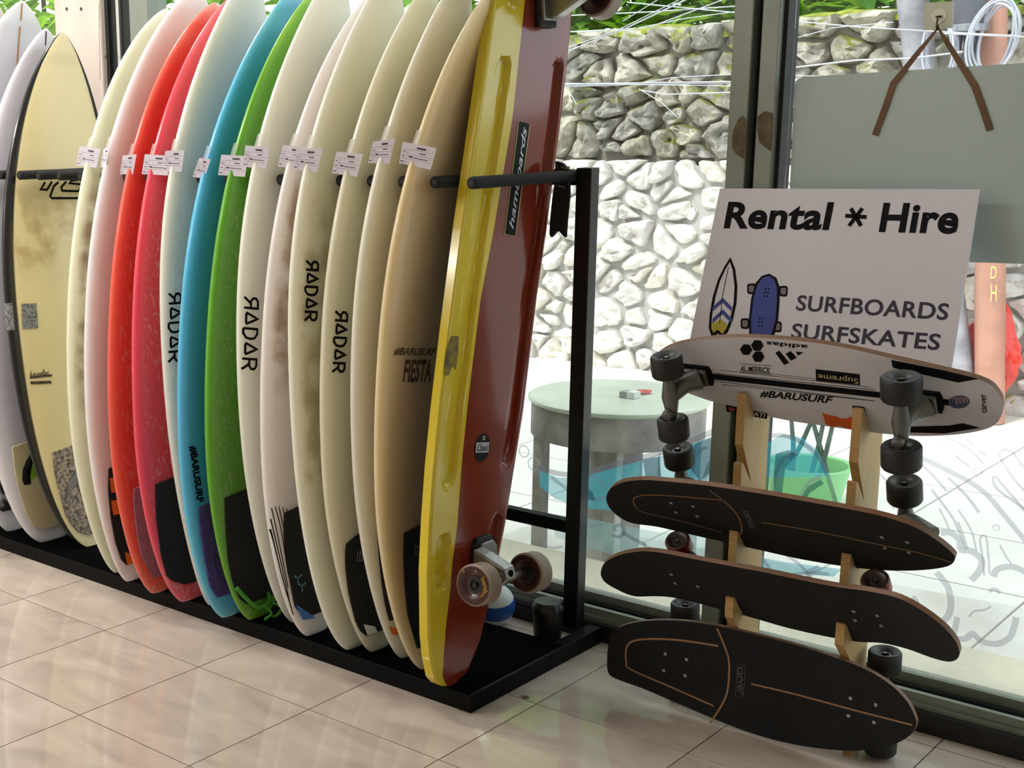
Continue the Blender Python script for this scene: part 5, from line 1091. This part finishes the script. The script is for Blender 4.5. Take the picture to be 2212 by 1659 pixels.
MB().box((pc[0]+.0, pc[1]-.0205, tz+.001), (pc[0]+.0285, pc[1]+.0205, tz+.0225)).build('lid', mat('pack_white', (214, 218, 214), .5), ck)
pc2 = zp(1392, 851, tz); rg = MB(); rg.add([(pc2[0]+.04*math.cos(k)*(.6+.4*math.sin(3*k)), pc2[1]+.03*math.sin(k), tz+.004+.008*(k % 2)) for k in range(7)]+[(pc2[0], pc2[1], tz+.016)], [(i, (i+1) % 7, 7) for i in range(7)])
tag(rg.build('wrapper', mat('red_wrapper', (200, 90, 84), .5)), 'crumpled red wrapper lying on the round table top', 'wrapper')
gx = zp(1740, 1080, GZ); gt = thing('green_tub', 'mint green plastic tub with crossed sticks standing on the pavement outside', 'tub', (gx[0], gx[1], GZ))
MB().lathe([(0, 0), (.13, 0), (.16, .14), (.168, .145), (.165, .155), (.15, .15), (.12, .02), (0, .02)], (gx[0], gx[1], GZ), (0, 0, 1), 32).build('tub_body', mat('mint_plastic', (150, 214, 150), .4), gt, smooth=35)
STK = mat('grey_green_stick', (96, 112, 104), .8, var=.3, vscale=14)
for (xa, xb) in ((-.11, .02), (-.05, -.10), (.03, .09), (.10, -.03), (.0, .05)):
    MB().tube([(gx[0]+xa, gx[1]+.02*xa/.1, GZ+.03), (gx[0]+(xa+xb)/2+.01, gx[1], GZ+.22), (gx[0]+xb, gx[1]+.02, GZ+.40)], [.011, .01, .008], 8).build('stick', STK, gt, smooth=50)
# poles by the wall
PY = 4.86
def pole(name, label, px, r, mt, Y=PY, z0=GZ):
    P = [yp(*p, Y) for p in px]; d = P[-1]-P[0]
    if z0 is not None: P = P+[P[-1]+d*((z0-P[-1][2])/d[2])]
    t = thing(name, label, 'pole', (P[-1][0], P[-1][1], P[-1][2])); d0 = (P[0]-P[-1])/np.linalg.norm(P[0]-P[-1]); P = [P[0]+d0*1.4]+P
    MB().tube(P, r, 20).build('pole_shaft', mt, t, smooth=50); return t, P
gp, _ = pole('utility_pole', 'leaning pale grey utility pole in front of the rubble wall', [(1972, 0), (1990, 150)], .073, mat('pole_grey', (150, 148, 156), .7, var=.25, vscale=12))
rp_, RP = pole('utility_pole', 'rust-pink pipe pole with yellow marks rising behind the red bag', [(2142, 0), (2139, 570)], .068, mat('pole_rust', (184, 134, 116), .6, var=.08, vscale=6), Y=PY+.02)
ps = Sheet(RP[1]+np.array([0, -.07, 0]), (1, 0, 0), (0, 0, 1)); YM = mat('yellow_mark', (222, 204, 120), .6)
for ch, y0, y1 in (('D', 601, 575), ('H', 650, 614)): mb = MB(); put_text(mb, ps, ch, (2141, y0), (2154, y0), (2142, y1), .012); mb.build('paint_mark', YM, rp_)
dk = yp(2094, 40, PY-.12); dp = thing('cable_duct', 'dark grey cable duct with steel clamp hanging beside the rust-pink pole', 'pipe', (dk[0], dk[1], 1.4))
MB().tube([yp(2094, 62, PY-.12), yp(2092, -300, PY-.12)], .072, 20).build('duct', mat('duct_grey', (92, 94, 104), .6, var=.1, vscale=8), dp, smooth=50)
MB().lathe([(.078, -.015), (.084, -.01), (.084, .015), (.078, .02)], yp(2094, 62, PY-.12), (0, 0, 1), 24).build('clamp', mat('clamp_steel', (170, 174, 184), .35, .7), dp, smooth=40)
for a, b, r_ in (((2076, 66), (2070, 108), .014), ((2090, 66), (2088, 120), .016), ((2104, 66), (2084, 150), .03)): MB().tube([yp(*a, PY-.12), yp(*b, PY-.12)], r_, 10).build('conduit', MATS['duct_grey'], dp, smooth=50)
CBL = mat('cable_silver', (196, 198, 210), .4, .3)
def coil(label, c, rx, ry, n, Y, rot, seed):
    r_ = random.Random(seed); o = yp(*c, Y); t = thing('cable_coil', label, 'cable', o, 'cable coils on the poles'); kx = .0026
    for k in range(n):
        ph = r_.uniform(0, 6); a_, b_2 = rx*kx*r_.uniform(.82, 1.1), ry*kx*r_.uniform(.86, 1.08); pts = []
        for j in range(37):
            th = 2*math.pi*j/36; x, z = a_*math.cos(th), b_2*math.sin(th); cr, sr = math.cos(rot), math.sin(rot); pts.append(o+np.array([x*cr-z*sr, .03*math.sin(th+ph)+.012*k, x*sr+z*cr]))
        MB().tube(pts, .006, 6, cap=False).build('loop', CBL, t, smooth=60)
coil('coil of silvery cable hanging on the rust-pink pole', (2143, 82), 36, 66, 7, PY-.22, -.15, 1)
coil('loose loops of white cable tied beside the leaning grey pole', (2026, 108), 26, 62, 6, PY-.22, .12, 2)
WIRES = [([(1235, 186), (1359, 182), (1590, 178), (1730, 172)], .010), ([(1235, 182), (1380, 179), (1590, 176)], .006), ([(1235, 180), (1590, 186)], .004), ([(1235, 107), (1350, 62), (1480, 0)], .008), ([(1235, 100), (1340, 62), (1460, 3)], .004),
         ([(1240, 33), (1400, 26), (1595, 13)], .006), ([(1355, 5), (1595, 28)], .006), ([(1345, 46), (1420, 0)], .004), ([(1240, 68), (1400, 60), (1560, 0)], .005), ([(1235, 69), (1350, 66), (1480, 40), (1590, 25)], .004), ([(1380, 180), (1450, 168), (1590, 160)], .004), ([(1385, 195), (1440, 204), (1590, 199)], .006), ([(1380, 192), (1430, 222), (1465, 255)], .004), ([(1230, 198), (1246, 226)], .005),
         ([(1697, 44), (1850, 58), (1950, 64), (2200, 78)], .006), ([(1697, 148), (1850, 130), (1970, 126), (2080, 112)], .008), ([(2030, 72), (2212, 80), (2300, 82)], .007), ([(1720, 82), (1800, 60), (1930, 48)], .004)]
for k, (px, r_) in enumerate(WIRES):
    W_ = [yp(*p, PY-.3-.01*(k % 5)) for p in px]
    Yw = PY-.3-.01*(k % 5)
    if px[0][0] <= 1245 and px[0][1] < 190: W_ = [W_[0]+(W_[0]-W_[1])/np.linalg.norm(W_[0]-W_[1])*4.5]+W_            # on to a pole out of view
    if px[-1][1] <= 3: W_ = W_+[W_[-1]+(W_[-1]-W_[-2])/np.linalg.norm(W_[-1]-W_[-2])*3]
    elif 1590 <= px[-1][0] <= 1600: W_ = W_+[yp(1985, 170 if px[-1][1] > 150 else -160, Yw)]                          # to the leaning pole
    tag(MB().tube(W_, r_*.55, 7).build('overhead_wire', CBL, smooth=60), ('level silvery wire in the bundle strung across the middle of the rubble wall' if k in (0, 1, 2, 10) else 'silvery wire climbing steeply across the mossy wall top' if k in (3, 4, 7, 8) else 'silvery wire passing behind the hanging panel straps' if k > 13 else 'thin silvery wire sagging in front of the rubble wall'), 'wire', 'overhead wires')
# red bag and straw at the pole foot
bgc = yp(2136, 745, PY+.13); rb_ = random.Random(4); bg_t = thing('plastic_bag', 'crumpled red plastic bag lying at the wall behind the rust-pink pole', 'bag', (bgc[0], bgc[1], GZ))
bm = bmesh.new(); bmesh.ops.create_icosphere(bm, subdivisions=4, radius=1)
for v in bm.verts:
    n_ = noise.fractal(Vector(v.co)*1.7, 1, 2, 4); c_ = v.co*(1+.22*n_+.08*abs(noise.noise(Vector(v.co)*6)))
    top = max(0, c_.z); v.co = Vector((bgc[0]+c_.x*.165*(1-.45*top), bgc[1]-.0+c_.y*.06, max(GZ+.08, bgc[2]-.05+c_.z*.21+(.06 if c_.z > .5 and c_.x > 0 else 0))))
me = bpy.data.meshes.new('bag_film'); bm.to_mesh(me); bm.free(); me.materials.append(mat('red_plastic', (226, 56, 44), .25, var=.12, vscale=9, coat=.6))
o = bpy.data.objects.new('bag_film', me); C.objects.link(o); o.parent = bg_t; o.matrix_parent_inverse = Matrix.Translation(bg_t.location).inverted()
MB().tube([(bgc[0]-.02, bgc[1], GZ+.3), (bgc[0]+.0, bgc[1]-.02, bgc[2]+.2), (bgc[0]+.04, bgc[1], bgc[2]+.24)], [.05, .03, .012], 8).build('bag_knot', MATS['red_plastic'], bg_t, smooth=60)
sc = zp(2195, 872, GZ); mb = MB(); rb_ = random.Random(9)
for _ in range(160):
    p = np.array([sc[0]+rb_.uniform(-.3, .3), sc[1]-.22+rb_.uniform(-.1, .03), GZ]); d = np.array([rb_.uniform(-.12, .12), rb_.uniform(-.08, .08), rb_.uniform(.01, .12)]); sv = np.array([.003, .001, 0]); mb.add([p-sv, p+sv, p+d*.6+sv*.6+np.array([0, 0, .02]), p+d], [(0, 1, 2), (0, 2, 3)])
o = mb.build('dry_grass', mat('straw', (206, 186, 132), .8)); tag(o, 'pale dry straw scattered at the foot of the rubble wall', 'grass', kind='stuff')
